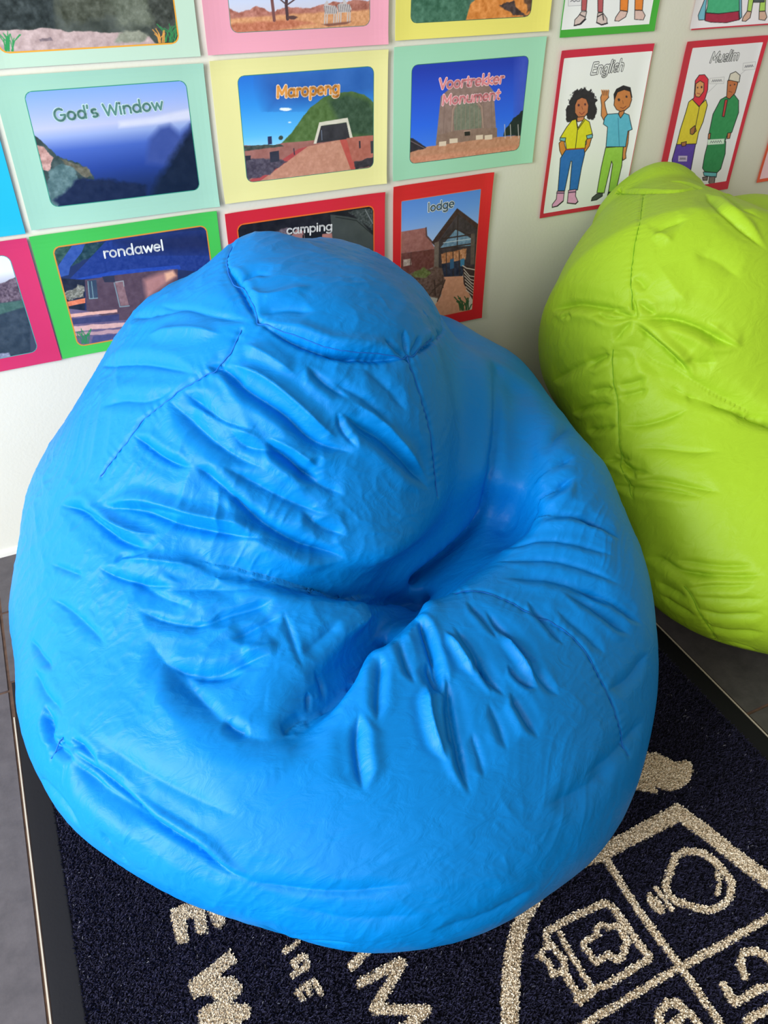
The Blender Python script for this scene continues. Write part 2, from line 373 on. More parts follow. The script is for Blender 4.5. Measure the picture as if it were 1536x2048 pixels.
def build_bag(name, f, fr, lo, hi, vox, folds, seams, crown, mat, mat_seam, base, seed):
    V, F = surface_net(f, lo, hi, vox)
    me = bpy.data.meshes.new('tmp'); me.from_pydata(V.tolist(), [], F.tolist()); me.update()
    o = bpy.data.objects.new('tmp', me); COL.objects.link(o)
    s = o.modifiers.new('s', 'SMOOTH'); s.iterations = 5; s.factor = .5
    s = o.modifiers.new('d', 'SUBSURF'); s.levels = 2; s.render_levels = 2
    dg = bpy.context.evaluated_depsgraph_get(); ev = o.evaluated_get(dg); m2 = ev.to_mesh()
    n = len(m2.vertices); V = np.empty(n*3); m2.vertices.foreach_get('co', V); V = V.reshape(-1, 3)
    N = np.empty(n*3); m2.vertices.foreach_get('normal', N); N = N.reshape(-1, 3)
    F = np.empty(len(m2.polygons)*4, np.int64); m2.loops.foreach_get('vertex_index', F); F = F.reshape(-1, 4)
    ev.to_mesh_clear(); bpy.data.objects.remove(o); bpy.data.meshes.remove(me)
    H = fold_height(V, N, fr, folds)
    # fine crumple of the thin cloth, stretched along the general pull of the folds
    A = rotm(20, 25, 35); Q = V@A.T*np.array([1, 1, 1])
    warp = (vnoise3(V*9, seed+40)-.5)*.09
    Q = Q+warp[:, None]
    for sc, am, an in ((13, .0022, (1, 2.2, 1.6)), (34, .0011, (1, 2.6, 1.4)), (85, .00035, (1, 2, 1.2))):
        r = vnoise3(Q*sc*np.array(an), seed); r = 1-np.abs(2*r-1); mk = vnoise3(V*5+7, seed+9)
        H += am*(r**2-.4)*np.clip((mk-.25)*2.2, .15, 1)*np.clip((V[:, 2]-.10)/.25, .35, 1)
    seamP = []
    for pts in seams:
        L = smooth_line(pts, 6); P, Nn, ok = raycast(fr, L); seamP.append((P[ok], Nn[ok]))
        P = P[ok]
        for i in range(len(P)-1):
            idx = np.nonzero((np.abs(V-P[i]) < .02).all(1))[0]
            if len(idx):
                pass
        # groove of the stitched seam with small puckers across it
        lo_, hi_ = P.min(0)-.03, P.max(0)+.03
        idx = np.nonzero(((V > lo_) & (V < hi_)).all(1))[0]; X = V[idx]; best = np.full(len(X), 1e9); T = np.zeros(len(X)); acc = 0
        for i in range(len(P)-1):
            ba = P[i+1]-P[i]; L_ = np.linalg.norm(ba)
            if L_ > .05: continue
            t = np.clip(((X-P[i])@ba)/(ba@ba+1e-12), 0, 1); dd = np.linalg.norm(X-P[i]-t[:, None]*ba, axis=1)
            mk = dd < best; best[mk] = dd[mk]; T[mk] = acc+t[mk]*L_; acc += L_
        H[idx] += -.0018*np.exp(-(best/.003)**2)-.0006*np.exp(-best/.010)*(1+np.sin(T*420+3*np.sin(T*90)))
    V = V+N*H[:, None]
    V[:, 2] = np.maximum(V[:, 2], base); V[:, 1] = np.minimum(V[:, 1], WALL_Y-.004)
    root = empty(name, (0, 0, 0))
    # crown panel: the separate cap of cloth closing the top of the bag
    px, py = project(V); cn = crown[0]; ctr = np.array(crown[1]); fc = F[:, 0]
    inside = inpoly(px[fc], py[fc], cn) & (np.linalg.norm(V[fc]-ctr, axis=1) < crown[2])
    def sub(nm, fs):
        u, inv = np.unique(fs, return_inverse=True); return mesh_obj(nm, V[u], inv.reshape(fs.shape), mat, root, True)
    sub('cover', F[~inside]); sub('crown_panel', F[inside])
    # seams as narrow raised welts that follow the finished cloth
    from mathutils.kdtree import KDTree
    kd = KDTree(len(V)); [kd.insert(v, i) for i, v in enumerate(V)]; kd.balance()
    for P, Nn in seamP:
        run = [(Vector(V[kd.find(p)[1]]), q) for p, q in zip(P, Nn)]
        cut = [0]+[i+1 for i in range(len(run)-1) if (run[i+1][0]-run[i][0]).length > .025]+[len(run)]
        a_, b_ = max(zip(cut[:-1], cut[1:]), key=lambda c: c[1]-c[0]); run = run[a_:b_]
        if len(run) < 4: continue
        vs = []; fs = []; r = .0008; k = 6
        pts = [a+Vector(q)*.0002 for a, q in run]
        pts = [pts[0]]+[(pts[i-1]+pts[i]*2+pts[i+1])/4 for i in range(1, len(pts)-1)]+[pts[-1]]
        for i, p in enumerate(pts):
            t = (pts[min(i+1, len(pts)-1)]-pts[max(i-1, 0)]); t = t.normalized() if t.length > 1e-6 else Vector((1, 0, 0))
            nn = Vector(run[i][1]); s_ = t.cross(nn).normalized(); nn = s_.cross(t).normalized()
            for j in range(k):
                a = 2*math.pi*j/k; vs.append(p+s_*math.cos(a)*r+nn*math.sin(a)*r*.8)
        for i in range(len(pts)-1):
            for j in range(k): fs.append((i*k+j, i*k+(j+1) % k, (i+1)*k+(j+1) % k, (i+1)*k+j))
        if fs: mesh_obj('seam', np.array([list(v) for v in vs]), np.array(fs), mat_seam, root, True)
    return root

def cloth_mat(name, rgb, edge):
    mt, nt, b = new_mat(name, rgb, .46, .20)
    b.inputs['Sheen Roughness'].default_value = .4
    b.inputs['Base Color'].default_value = (*rgb, 1)
    bp = noise_bump(nt, b, 900, .10, .0004, 2)
    # soft crinkle of the nylon between the big folds
    tc = nt.nodes.new('ShaderNodeTexCoord'); mp = nt.nodes.new('ShaderNodeMapping'); mp.inputs['Rotation'].default_value = (.4, .5, .6); mp.inputs['Scale'].default_value = (1, 2.2, 1.5)
    n = nt.nodes.new('ShaderNodeTexNoise'); n.inputs['Scale'].default_value = 26; n.inputs['Detail'].default_value = 5; n.inputs['Distortion'].default_value = 1.2
    bb = nt.nodes.new('ShaderNodeBump'); bb.inputs['Strength'].default_value = .28; bb.inputs['Distance'].default_value = .006
    nt.links.new(tc.outputs['Object'], mp.inputs[0]); nt.links.new(mp.outputs[0], n.inputs['Vector']); nt.links.new(n.outputs[0], bb.inputs['Height'])
    nt.links.new(bb.outputs[0], bp.inputs['Normal'])
    return mt
mt_blue = cloth_mat('blue_nylon', (.0, .206, .64), 0)
mt_green = cloth_mat('lime_nylon', (.35, .56, .025), 0)
mt_bseam, nt, b = new_mat('blue_thread', (10, 104, 196), .7, .3)
mt_gseam, nt, b = new_mat('lime_thread', (120, 170, 20), .7, .3)

Z4 = lambda *a: [(200+a[i]/1.92, 440+a[i+1]/1.92) for i in range(0, len(a), 2)]
Z5 = lambda *a: [(500+a[i]/1.807, 950+a[i+1]/1.807) for i in range(0, len(a), 2)]
Z6 = lambda *a: [(a[i]/2.194, 900+a[i+1]/2.194) for i in range(0, len(a), 2)]
Z8 = lambda *a: [(a[i]/2.844, 1400+a[i+1]/2.844) for i in range(0, len(a), 2)]
G6 = lambda *a: [(1040+a[i]/2.925, 300+a[i+1]/2.925) for i in range(0, len(a), 2)]
GB = lambda *a: [(1200+a[i]/4.095, 1100+a[i+1]/4.095) for i in range(0, len(a), 2)]
BF = [
 # seat: the big pulls into the hollow
 ([(355, 1112), (430, 1130), (520, 1150), (620, 1170), (720, 1185), (810, 1192)], 12, 5, .9),
 ([(835, 1200), (790, 1245), (740, 1300), (690, 1370), (640, 1422), (600, 1452), (565, 1475)], 13, 5, -.9),
 ([(600, 1468), (520, 1476), (450, 1445), (390, 1385), (330, 1300)], 19, 3.2, -.9),
 (Z5(120, 940, 160, 905, 215, 870), 4, 4, .6), (Z5(205, 780, 212, 830, 216, 870), 3, 2.5, 0),
 (Z6(980, 1170, 1020, 1215, 1100, 1250), 7, 3, 0),
 ([(825, 1215), (850, 1262), (866, 1310), (880, 1365), (893, 1400)], 7, 8, -.4),
 # pleats over the front of the seat
 (Z5(395, 850, 385, 950, 395, 1050, 410, 1150), 9, 5, -.8), (Z5(470, 640, 465, 760, 462, 900), 7, 4, 0),
 (Z5(560, 560, 540, 600, 570, 690, 600, 760), 6, 4, .3),
 (Z5(640, 660, 665, 740, 700, 800), 5, 5, -.5),
 (Z5(640, 740, 650, 860, 680, 970, 715, 1040), 7, -5, 0), (Z5(705, 700, 740, 900, 770, 1060, 800, 1165), 7, 6, .6),
 (Z5(710, 800, 720, 900, 735, 1000), 5, 4, 0),
 (Z5(700, 560, 760, 640, 810, 730), 6, -4, 0), (Z5(730, 540, 800, 620, 850, 720, 880, 800), 6, 4, .6),
 (Z5(790, 640, 870, 740, 925, 800), 5, 4, .6), (Z5(850, 480, 920, 560, 1000, 640, 1060, 685), 7, 5, .5),
 (Z5(900, 560, 960, 640, 1040, 760), 6, -3.5, 0), (Z5(930, 680, 980, 740, 1040, 770), 5, 4, .5),
 (Z5(940, 780, 990, 860, 1045, 950), 7, 4.5, .6), (Z5(1000, 450, 1080, 540, 1140, 620), 7, 4, .4),
 (Z5(1010, 640, 1060, 740, 1120, 800), 7, 3, 0), (Z5(780, 450, 850, 520, 900, 600), 6, 4, .4),
 (Z5(860, 820, 900, 900, 930, 1000), 7, 2.5, .4), (Z5(800, 920, 830, 1010, 850, 1100), 7, 2.5, .4),
 (Z5(1100, 480, 1200, 560, 1290, 650), 9, 2.5, 0),
 # arm on the right
 (Z5(940, 210, 1000, 120, 1080, 60, 1180, 0), 9, 8, .8),
 (Z5(960, 180, 1060, 140, 1180, 145, 1300, 200), 8, 5, .6), (Z5(1180, 150, 1260, 180, 1340, 230), 6, 3, .5),
 (Z5(900, 260, 1050, 230, 1200, 250, 1330, 300), 8, 3.5, .4), (Z5(880, 310, 1050, 300, 1200, 330, 1350, 400), 8, 3.5, .4),
 (Z5(900, 370, 1060, 370, 1200, 410, 1330, 480), 9, 4, .5), (Z5(1120, 420, 1230, 470, 1380, 580), 8, 4.5, .6), (Z5(1180, 400, 1300, 450, 1420, 540), 7, 4, .5),
 (Z5(1000, 30, 1080, -30, 1180, -70), 9, 4, .4), (Z5(1020, -60, 1090, -130, 1160, -180), 10, 4, 0),
 (Z5(1290, 780, 1370, 740, 1440, 640), 10, 3, 0), (Z5(1200, 1100, 1320, 1010, 1430, 880), 14, 3, 0), (Z5(1060, 1200, 1200, 1140, 1330, 1040), 15, 3, 0),
 # back: diagonal drag lines from upper left to the hollow
 (Z4(310, 650, 400, 720, 480, 775, 600, 810), 10, 5, -.4), (Z4(400, 560, 470, 570, 560, 640), 6, 4.5, .4),
 (Z4(440, 560, 560, 650, 700, 740, 830, 850, 990, 900), 9, 7, .5), (Z4(470, 540, 620, 600, 740, 690, 850, 790, 930, 850), 9, -5, 0),
 (Z4(790, 550, 860, 620, 960, 690), 7, 4, .5), (Z4(900, 720, 1000, 790, 1100, 850, 1200, 950, 1270, 1040), 11, 6, .5),
 (Z4(910, 730, 930, 800, 990, 880), 6, 3.5, -.4), (Z4(960, 690, 1080, 770, 1180, 880, 1260, 990), 10, -4, 0),
 (Z4(620, 840, 700, 900, 790, 970, 860, 1010), 8, 6, .6), (Z4(640, 830, 740, 880, 850, 960), 8, -4, 0),
 (Z4(120, 820, 220, 900, 300, 940, 370, 950), 7, 5, -.5), (Z4(250, 680, 330, 760, 430, 850, 540, 920, 650, 960), 12, 5, .4),
 (Z4(0, 560, 120, 545, 250, 560, 400, 600), 9, 4, -.4), (Z4(0, 720, 80, 690, 180, 690, 300, 640), 9, 3, 0),
 (Z4(220, 330, 330, 335, 430, 360, 600, 395), 8, 3, .3), (Z4(80, 380, 200, 360, 330, 335), 8, 3, 0), (Z4(180, 440, 330, 420, 480, 440), 9, -3, 0),
 (Z4(490, 800, 560, 870, 700, 900, 800, 990), 10, 4, .3), (Z4(330, 700, 480, 780, 640, 850), 11, -4, 0),
 (Z4(540, 470, 640, 520, 760, 600), 10, -3, 0), (Z4(880, 610, 1020, 690, 1140, 800), 9, 3, .3), (Z4(1010, 560, 1100, 640, 1180, 740), 10, 2.5, 0),
 (Z6(990, 165, 1080, 260, 1180, 340, 1350, 425, 1530, 478), 11, 9, .6), (Z6(960, 60, 1100, 140, 1280, 230, 1450, 290), 12, 6, .5),
 (Z6(850, 60, 960, 150, 1100, 280), 9, 5, -.3), (Z6(1320, 260, 1400, 330, 1530, 380), 9, 4, 0), (Z6(1280, 60, 1400, 150, 1520, 200), 9, 4, .3),
 (Z6(430, 255, 600, 262, 800, 330, 1000, 370, 1220, 395), 9, 6, -.7), (Z6(590, 250, 700, 262, 830, 290), 5, 2.5, .3), (Z6(440, 240, 620, 225, 850, 280, 1100, 330), 9, -3.5, 0),
 (Z6(250, 240, 340, 260, 420, 320, 530, 400, 690, 445), 8, 6, -.5), (Z6(330, 240, 480, 310, 600, 360, 720, 370), 7, -3, 0), (Z6(350, 265, 430, 290, 520, 370), 4, 2.5, 0),
 (Z6(430, 510, 500, 555, 640, 590, 790, 600), 8, 4.5, -.4), (Z6(500, 480, 660, 480, 850, 510, 980, 545), 8, -4, 0), (Z6(500, 500, 530, 470, 600, 465), 4, 2, 0),
 (Z6(850, 430, 880, 470, 920, 495), 4, 3, 0), (Z6(700, 620, 850, 610, 1150, 610), 11, 3.5, .4),
 (Z6(600, 700, 720, 750, 870, 770, 960, 740), 8, 4, .4), (Z6(880, 780, 990, 730, 1120, 690, 1220, 650), 9, 4, .5), (Z6(1000, 835, 1080, 800, 1240, 720), 9, 4, .5),
 (Z6(700, 925, 820, 970, 960, 970, 1100, 920, 1210, 890), 9, 5, -.5), (Z6(1050, 900, 1150, 870, 1230, 850), 9, -3, 0), (Z6(820, 990, 960, 990, 1080, 970), 8, 3, 0),
 (Z6(1240, 700, 1290, 850, 1330, 960), 4, 1.5, 0), (Z6(1380, 960, 1420, 1060, 1440, 1120), 4, 2, 0), (Z6(1320, 900, 1420, 820, 1500, 740), 12, 3, 0),
 (Z6(560, 560, 700, 640, 860, 700), 10, 3, 0), (Z6(640, 820, 720, 930, 830, 1050, 980, 1170), 16, 3, .6),
 (Z6(210, 640, 300, 700, 400, 790, 480, 870), 8, 2.5, .3), (Z6(130, 830, 180, 900, 240, 970), 6, 2.5, .3), (Z6(150, 950, 190, 1060, 280, 1160), 8, 2.5, 0), (Z6(220, 500, 300, 530, 380, 560), 5, 2, 0),
 # lower left: long fold that runs round towards the front
 (Z6(185, 1150, 205, 1230, 225, 1290), 6, 5, .5), (Z6(225, 1250, 300, 1300, 380, 1290), 4, 2, 0),
 (Z8(380, 250, 520, 400, 700, 570, 850, 700, 1090, 850, 1270, 975, 1480, 1045), 8, 7, -.9), (Z8(390, 330, 520, 480, 700, 620, 900, 760), 14, 5, .3),
 (Z8(400, 210, 470, 270, 560, 380), 5, 3.5, 0), (Z8(260, 200, 300, 260, 420, 350), 6, 4, 0), (Z8(740, 560, 760, 600, 850, 660), 3, 2, 0), (Z8(200, 420, 330, 560, 480, 760), 8, 2.5, .3), (Z8(560, 730, 640, 850, 740, 950), 6, 2, .4),
 (Z8(500, 300, 700, 470, 950, 640, 1250, 800), 12, 3, .3), (Z8(520, 200, 800, 400, 1100, 560, 1400, 680), 16, 2.5, 0), (Z8(250, 20, 270, 120, 290, 200), 6, 3, .4),
 # low front, slack cloth near the floor
 ([(470, 1760), (600, 1782), (720, 1785), (830, 1765)], 9, 3, -.3), ([(510, 1845), (600, 1880), (720, 1890)], 6, 3, -.4), ([(560, 1810), (700, 1840), (850, 1830)], 12, 2, 0), ([(850, 1870), (980, 1830), (1080, 1770)], 12, 2, 0),
 # cap
 (Z4(530, 240, 600, 200, 660, 215), 6, 3, .4), (Z4(600, 360, 700, 340, 830, 350), 8, 2.5, 0), (Z4(560, 260, 640, 290, 820, 250), 8, -2, 0),
 (Z4(1190, 525, 1175, 480, 1165, 420), 4, 3, .3), (Z4(1185, 520, 1140, 500, 1090, 450), 4, 3, 0), (Z4(1190, 520, 1215, 480, 1225, 440), 4, 2.5, 0), (Z4(1300, 420, 1270, 400, 1230, 330), 6, 2.5, 0),
 (Z4(605, 388, 680, 430, 780, 472, 900, 512, 1050, 527, 1190, 530), 9, 7, -.8), (Z4(485, 175, 545, 270, 605, 388), 6, 3.5, -.5), (Z4(1190, 530, 1260, 482, 1315, 430), 6, 4, -.5), (Z4(860, 505, 930, 520, 1000, 528), 4, 3, 0),
]
BS = [Z4(520, 62, 500, 110, 484, 175, 545, 270, 607, 388), Z4(607, 388, 680, 428, 780, 470, 900, 510, 1050, 526, 1188, 529), Z4(1188, 529, 1260, 482, 1315, 430, 1312, 380, 1300, 325),
 Z4(1188, 529, 1225, 650, 1262, 770, 1282, 900, 1300, 1060), Z4(540, 420, 470, 550, 320, 640, 180, 750, 100, 850, 0, 985),
 Z5(740, 420, 830, 415, 920, 445, 1000, 490, 1070, 520, 1150, 570, 1215, 640, 1260, 720, 1310, 820, 1335, 900, 1372, 1010), Z8(352, 220, 305, 285, 285, 340)]
crown = ([(300, 330)]+Z4(520, 40, 500, 110, 484, 175, 545, 270, 607, 388, 680, 428, 780, 470, 900, 510, 1050, 526, 1188, 529, 1260, 482, 1315, 430, 1312, 380, 1300, 325)+[(960, 560), (900, 300)], (.36, 1.0, .50), .30)
if 1: bag = build_bag('bean_bag', sdf_blue, lambda P: sdf_blue(P, False), (-.25, .15, -.02), (.92, 1.34, .76), .0075, BF, BS, crown, mt_blue, mt_bseam, .0130, 3)
tag(bag, 'large bright blue nylon bean bag slumped on the dark doormat against the wall', 'bean bag')
GF = [
 (G6(180, 940, 300, 900, 420, 910, 520, 925, 660, 930), 10, 8, .6), (G6(240, 985, 280, 965, 310, 990), 5, 3, 0), (G6(400, 985, 450, 960, 500, 985, 660, 985), 6, 5, .4), (G6(520, 940, 600, 960, 680, 985), 6, 5, 0),
 (G6(670, 990, 760, 985, 900, 990, 1050, 1040, 1180, 1110, 1300, 1165), 10, 9, .6), (G6(650, 1000, 740, 1080, 860, 1190, 960, 1290, 1020, 1370), 8, 8, -.5),
 (G6(700, 1010, 800, 1090, 930, 1200, 1000, 1290), 8, -5, 0), (G6(680, 880, 740, 930, 800, 960), 6, 4, 0), (G6(660, 870, 670, 940, 680, 1000), 5, 4, 0), (G6(650, 740, 700, 770, 740, 830), 8, 3, 0),
 (G6(545, 1170, 620, 1155, 700, 1180, 760, 1240, 860, 1290, 1000, 1360, 1150, 1440, 1300, 1500, 1451, 1560), 11, 6, .9),
 (G6(380, 1280, 440, 1240, 540, 1195), 7, 6, .4), (G6(180, 1360, 260, 1310, 400, 1240, 540, 1180), 10, 4, .4), (G6(540, 1130, 600, 1050, 660, 990), 8, 4, 0),
 (G6(300, 1540, 420, 1500, 570, 1490), 7, 6, .4), (G6(380, 1640, 470, 1630, 575, 1610), 7, 5, .4), (G6(570, 1450, 650, 1430, 760, 1400), 8, 4, .3), (G6(580, 1610, 700, 1610, 860, 1570, 1000, 1510), 7, 4, .4),
 (G6(560, 1380, 640, 1370, 760, 1330), 7, 3, 0), (G6(400, 1420, 480, 1400, 560, 1400), 7, 4, 0), (G6(640, 1750, 800, 1740, 1000, 1760, 1200, 1760), 9, 3, .4),
 (G6(480, 1820, 560, 1810, 640, 1860, 780, 1900), 7, 6, .5), (G6(590, 1830, 640, 1880, 680, 1930), 5, 4, 0), (G6(520, 1960, 680, 1980, 900, 2000, 1100, 2040), 8, 5, .4), (G6(660, 1940, 800, 1930, 960, 1960, 1200, 2010), 8, 4, .3),
 (G6(550, 1770, 600, 1800, 640, 1810), 5, 3, 0), (G6(780, 500, 850, 440, 980, 400), 10, 3, .3), (G6(760, 520, 820, 500, 900, 540), 12, -3, 0), (G6(960, 1230, 1050, 1250, 1160, 1240), 12, 3, 0),
 (G6(1080, 250, 1200, 360, 1320, 470, 1451, 600), 9, 5, -.7), (G6(1100, 1000, 1200, 1080, 1310, 1160), 12, -3, 0),
 (GB(340, 60, 500, 80, 640, 170, 800, 210, 1000, 230), 9, 5, .3), (GB(560, 80, 760, 100, 1000, 130, 1300, 120), 8, 4, .3), (GB(600, 160, 800, 200, 1100, 215, 1376, 205), 8, 5, .4), (GB(700, 320, 900, 300, 1100, 300, 1300, 280), 8, 4.5, .4),
 (GB(740, 380, 900, 400, 1150, 410, 1376, 400), 9, 3, .3), (GB(760, 470, 950, 540, 1150, 540, 1376, 520), 9, 3.5, .3), (GB(820, 600, 1000, 670, 1200, 680, 1376, 680), 9, 3, .3), (GB(450, 260, 600, 340, 720, 400), 9, 3, 0), (GB(480, 360, 640, 470, 800, 560), 9, 2.5, 0), (GB(900, 740, 1100, 770, 1300, 830), 7, 3, 0),
 (G6(570, 225, 585, 240, 580, 262), 4, 4, 0), (G6(560, 245, 720, 240, 900, 240, 1060, 215), 5, 3, -.5), (G6(860, 180, 960, 190, 1060, 230), 6, 4, 0), (G6(1000, 120, 1060, 170, 1080, 230), 8, 5, 0),
 (G6(1080, 240, 1180, 245, 1300, 330, 1451, 420), 9, 4, .4), (G6(1000, 600, 1150, 640, 1300, 760), 18, 2.5, 0), (G6(800, 660, 900, 800, 1000, 920), 18, -2, 0),
]
GS = [G6(722, 250, 700, 400, 668, 560, 648, 720, 655, 860, 668, 930), G6(543, 1170, 540, 1270, 548, 1380, 570, 1480, 575, 1620, 580, 1780, 610, 1900, 655, 2030), GB(690, 300, 760, 400, 820, 540, 900, 650, 960, 760),
      G6(560, 250, 720, 248, 900, 246, 1060, 222)]
crown = ([(1150, 250), (1200, 395), (1234, 388), (1290, 384), (1350, 382), (1405, 376), (1425, 330), (1400, 250)], (1.2, 1.17, .57), .22)
gb = build_bag('bean_bag', sdf_green, lambda P: sdf_green(P, False), (.70, .30, -.02), (1.80, 1.345, .74), .0095, GF, GS, crown, mt_green, mt_gseam, .001, 11)
tag(gb, 'lime green nylon bean bag on the tiles, partly behind the blue one', 'bean bag')
# ------------------------------------------------------------------ posters
def arc(cx, cy, rx, ry, a0, a1, n=10):
    return [(cx+rx*math.cos(math.radians(a0+(a1-a0)*i/n)), cy+ry*math.sin(math.radians(a0+(a1-a0)*i/n))) for i in range(n+1)]
GL = {   # stroke alphabet: x-height 1, advance last
 'o': ([arc(.45, .5, .4, .5, 0, 360, 18)], 1.12), 'a': ([arc(.45, .5, .4, .5, 0, 360, 18), [(.86, 1), (.86, .12), (.95, 0)]], 1.2),
 'd': ([arc(.45, .5, .4, .5, 0, 360, 18), [(.86, 1.6), (.86, 0)]], 1.15), 'g': ([arc(.45, .5, .4, .5, 0, 360, 18), [(.86, 1), (.86, -.25)]+arc(.46, -.25, .4, .3, 0, -150, 8)], 1.15),
 'p': ([[(.08, 1), (.08, -.6)], arc(.48, .5, .4, .5, 0, 360, 18)], 1.1), 'n': ([[(.08, 1), (.08, 0)], arc(.45, .6, .37, .4, 180, 0, 8)+[(.82, 0)]], 1.1),
 'h': ([[(.08, 1.6), (.08, 0)], arc(.45, .6, .37, .4, 180, 0, 8)+[(.82, 0)]], 1.1),
 'm': ([[(.08, 1), (.08, 0)], arc(.36, .65, .28, .35, 180, 0, 8)+[(.64, 0)], arc(.92, .65, .28, .35, 180, 0, 8)+[(1.2, 0)]], 1.45),
 'r': ([[(.08, 1), (.08, 0)], arc(.42, .6, .34, .38, 180, 60, 6)], .75), 'u': ([[(.08, 1), (.08, .4)]+arc(.45, .4, .37, .4, 180, 360, 8), [(.82, 1), (.82, 0)]], 1.1),
 'w': ([[(0, 1), (.3, 0), (.6, .9), (.9, 0), (1.2, 1)]], 1.35), 'e': ([[(.08, .52), (.86, .52)]+arc(.46, .5, .4, .5, 4, 310, 16)], 1.08),
 'i': ([[(.1, 1), (.1, 0)], [(.1, 1.42), (.1, 1.46)]], .42), 'l': ([[(.1, 1.6), (.1, 0)]], .42), 't': ([[(.25, 1.4), (.25, .2)]+arc(.45, .2, .2, .2, 180, 290, 4), [(0, 1), (.55, 1)]], .7),
 'k': ([[(.08, 1.6), (.08, 0)], [(.7, 1), (.1, .42), (.78, 0)]], .9), 's': ([arc(.38, .74, .3, .26, 50, 250, 8)+arc(.38, .26, .32, .26, 70, -130, 8)], .85), 'c': ([arc(.46, .5, .4, .5, 45, 315, 14)], .95),
 "'": ([[(.08, 1.6), (.04, 1.25)]], .35), ' ': ([], .6),
 'G': ([arc(.62, .75, .56, .78, 50, 340, 18)+[(1.16, .7), (.72, .7)]], 1.4), 'W': ([[(0, 1.5), (.4, 0), (.8, 1.3), (1.2, 0), (1.6, 1.5)]], 1.75), 'M': ([[(.08, 0), (.12, 1.5), (.65, .4), (1.2, 1.5), (1.24, 0)]], 1.5),
 'V': ([[(0, 1.5), (.5, 0), (1., 1.5)]], 1.15), 'E': ([[(.85, 1.5), (.08, 1.5), (.08, 0), (.88, 0)], [(.08, .78), (.75, .78)]], 1.1),
 'N': ([[(.08, 0), (.08, 1.5), (1., 0), (1., 1.5)]], 1.3),
}
def ribbon(lines, w, dz=0.):
    """flat round-ended strokes; returns verts (x, y) and triangles"""
    V = []; F = []
    for L in lines:
        L = [np.array(p, float) for p in L]
        for a, b in zip(L[:-1], L[1:]):
            t = b-a; n = np.linalg.norm(t)
            if n < 1e-9: continue
            t = t/n; s = np.array([-t[1], t[0]])*w/2; k = len(V)
            V += [a+s, a-s, b-s, b+s]; F += [(k, k+1, k+2), (k, k+2, k+3)]
        for c in L:
            k = len(V); V.append(c)
            for j in range(10): V.append(c+w/2*np.array([math.cos(j*math.pi/5), math.sin(j*math.pi/5)]))
            for j in range(10): F.append((k, k+1+j, k+1+(j+1) % 10))
    return np.array(V), np.array(F)

mt_pic = bpy.data.materials.new('printed_picture'); mt_pic.use_nodes = True
nt = mt_pic.node_tree; b = nt.nodes['Principled BSDF']; ca = nt.nodes.new('ShaderNodeVertexColor'); ca.layer_name = 'print'
nt.links.new(ca.outputs[0], b.inputs['Base Color']); b.inputs['Roughness'].default_value = .32; b.inputs['Specular IOR Level'].default_value = .45
PAPER = {}
def paper(rgb):
    if rgb not in PAPER:
        PAPER[rgb], nt, b = new_mat('laminated_paper_%d_%d_%d' % rgb, rgb, .30, .45)
        noise_bump(nt, b, 14, .10, .004)
    return PAPER[rgb]
INK = {}
def ink(rgb):
    if rgb not in INK: INK[rgb] = new_mat('ink_%d_%d_%d' % rgb, rgb, .35, .4)[0]
    return INK[rgb]

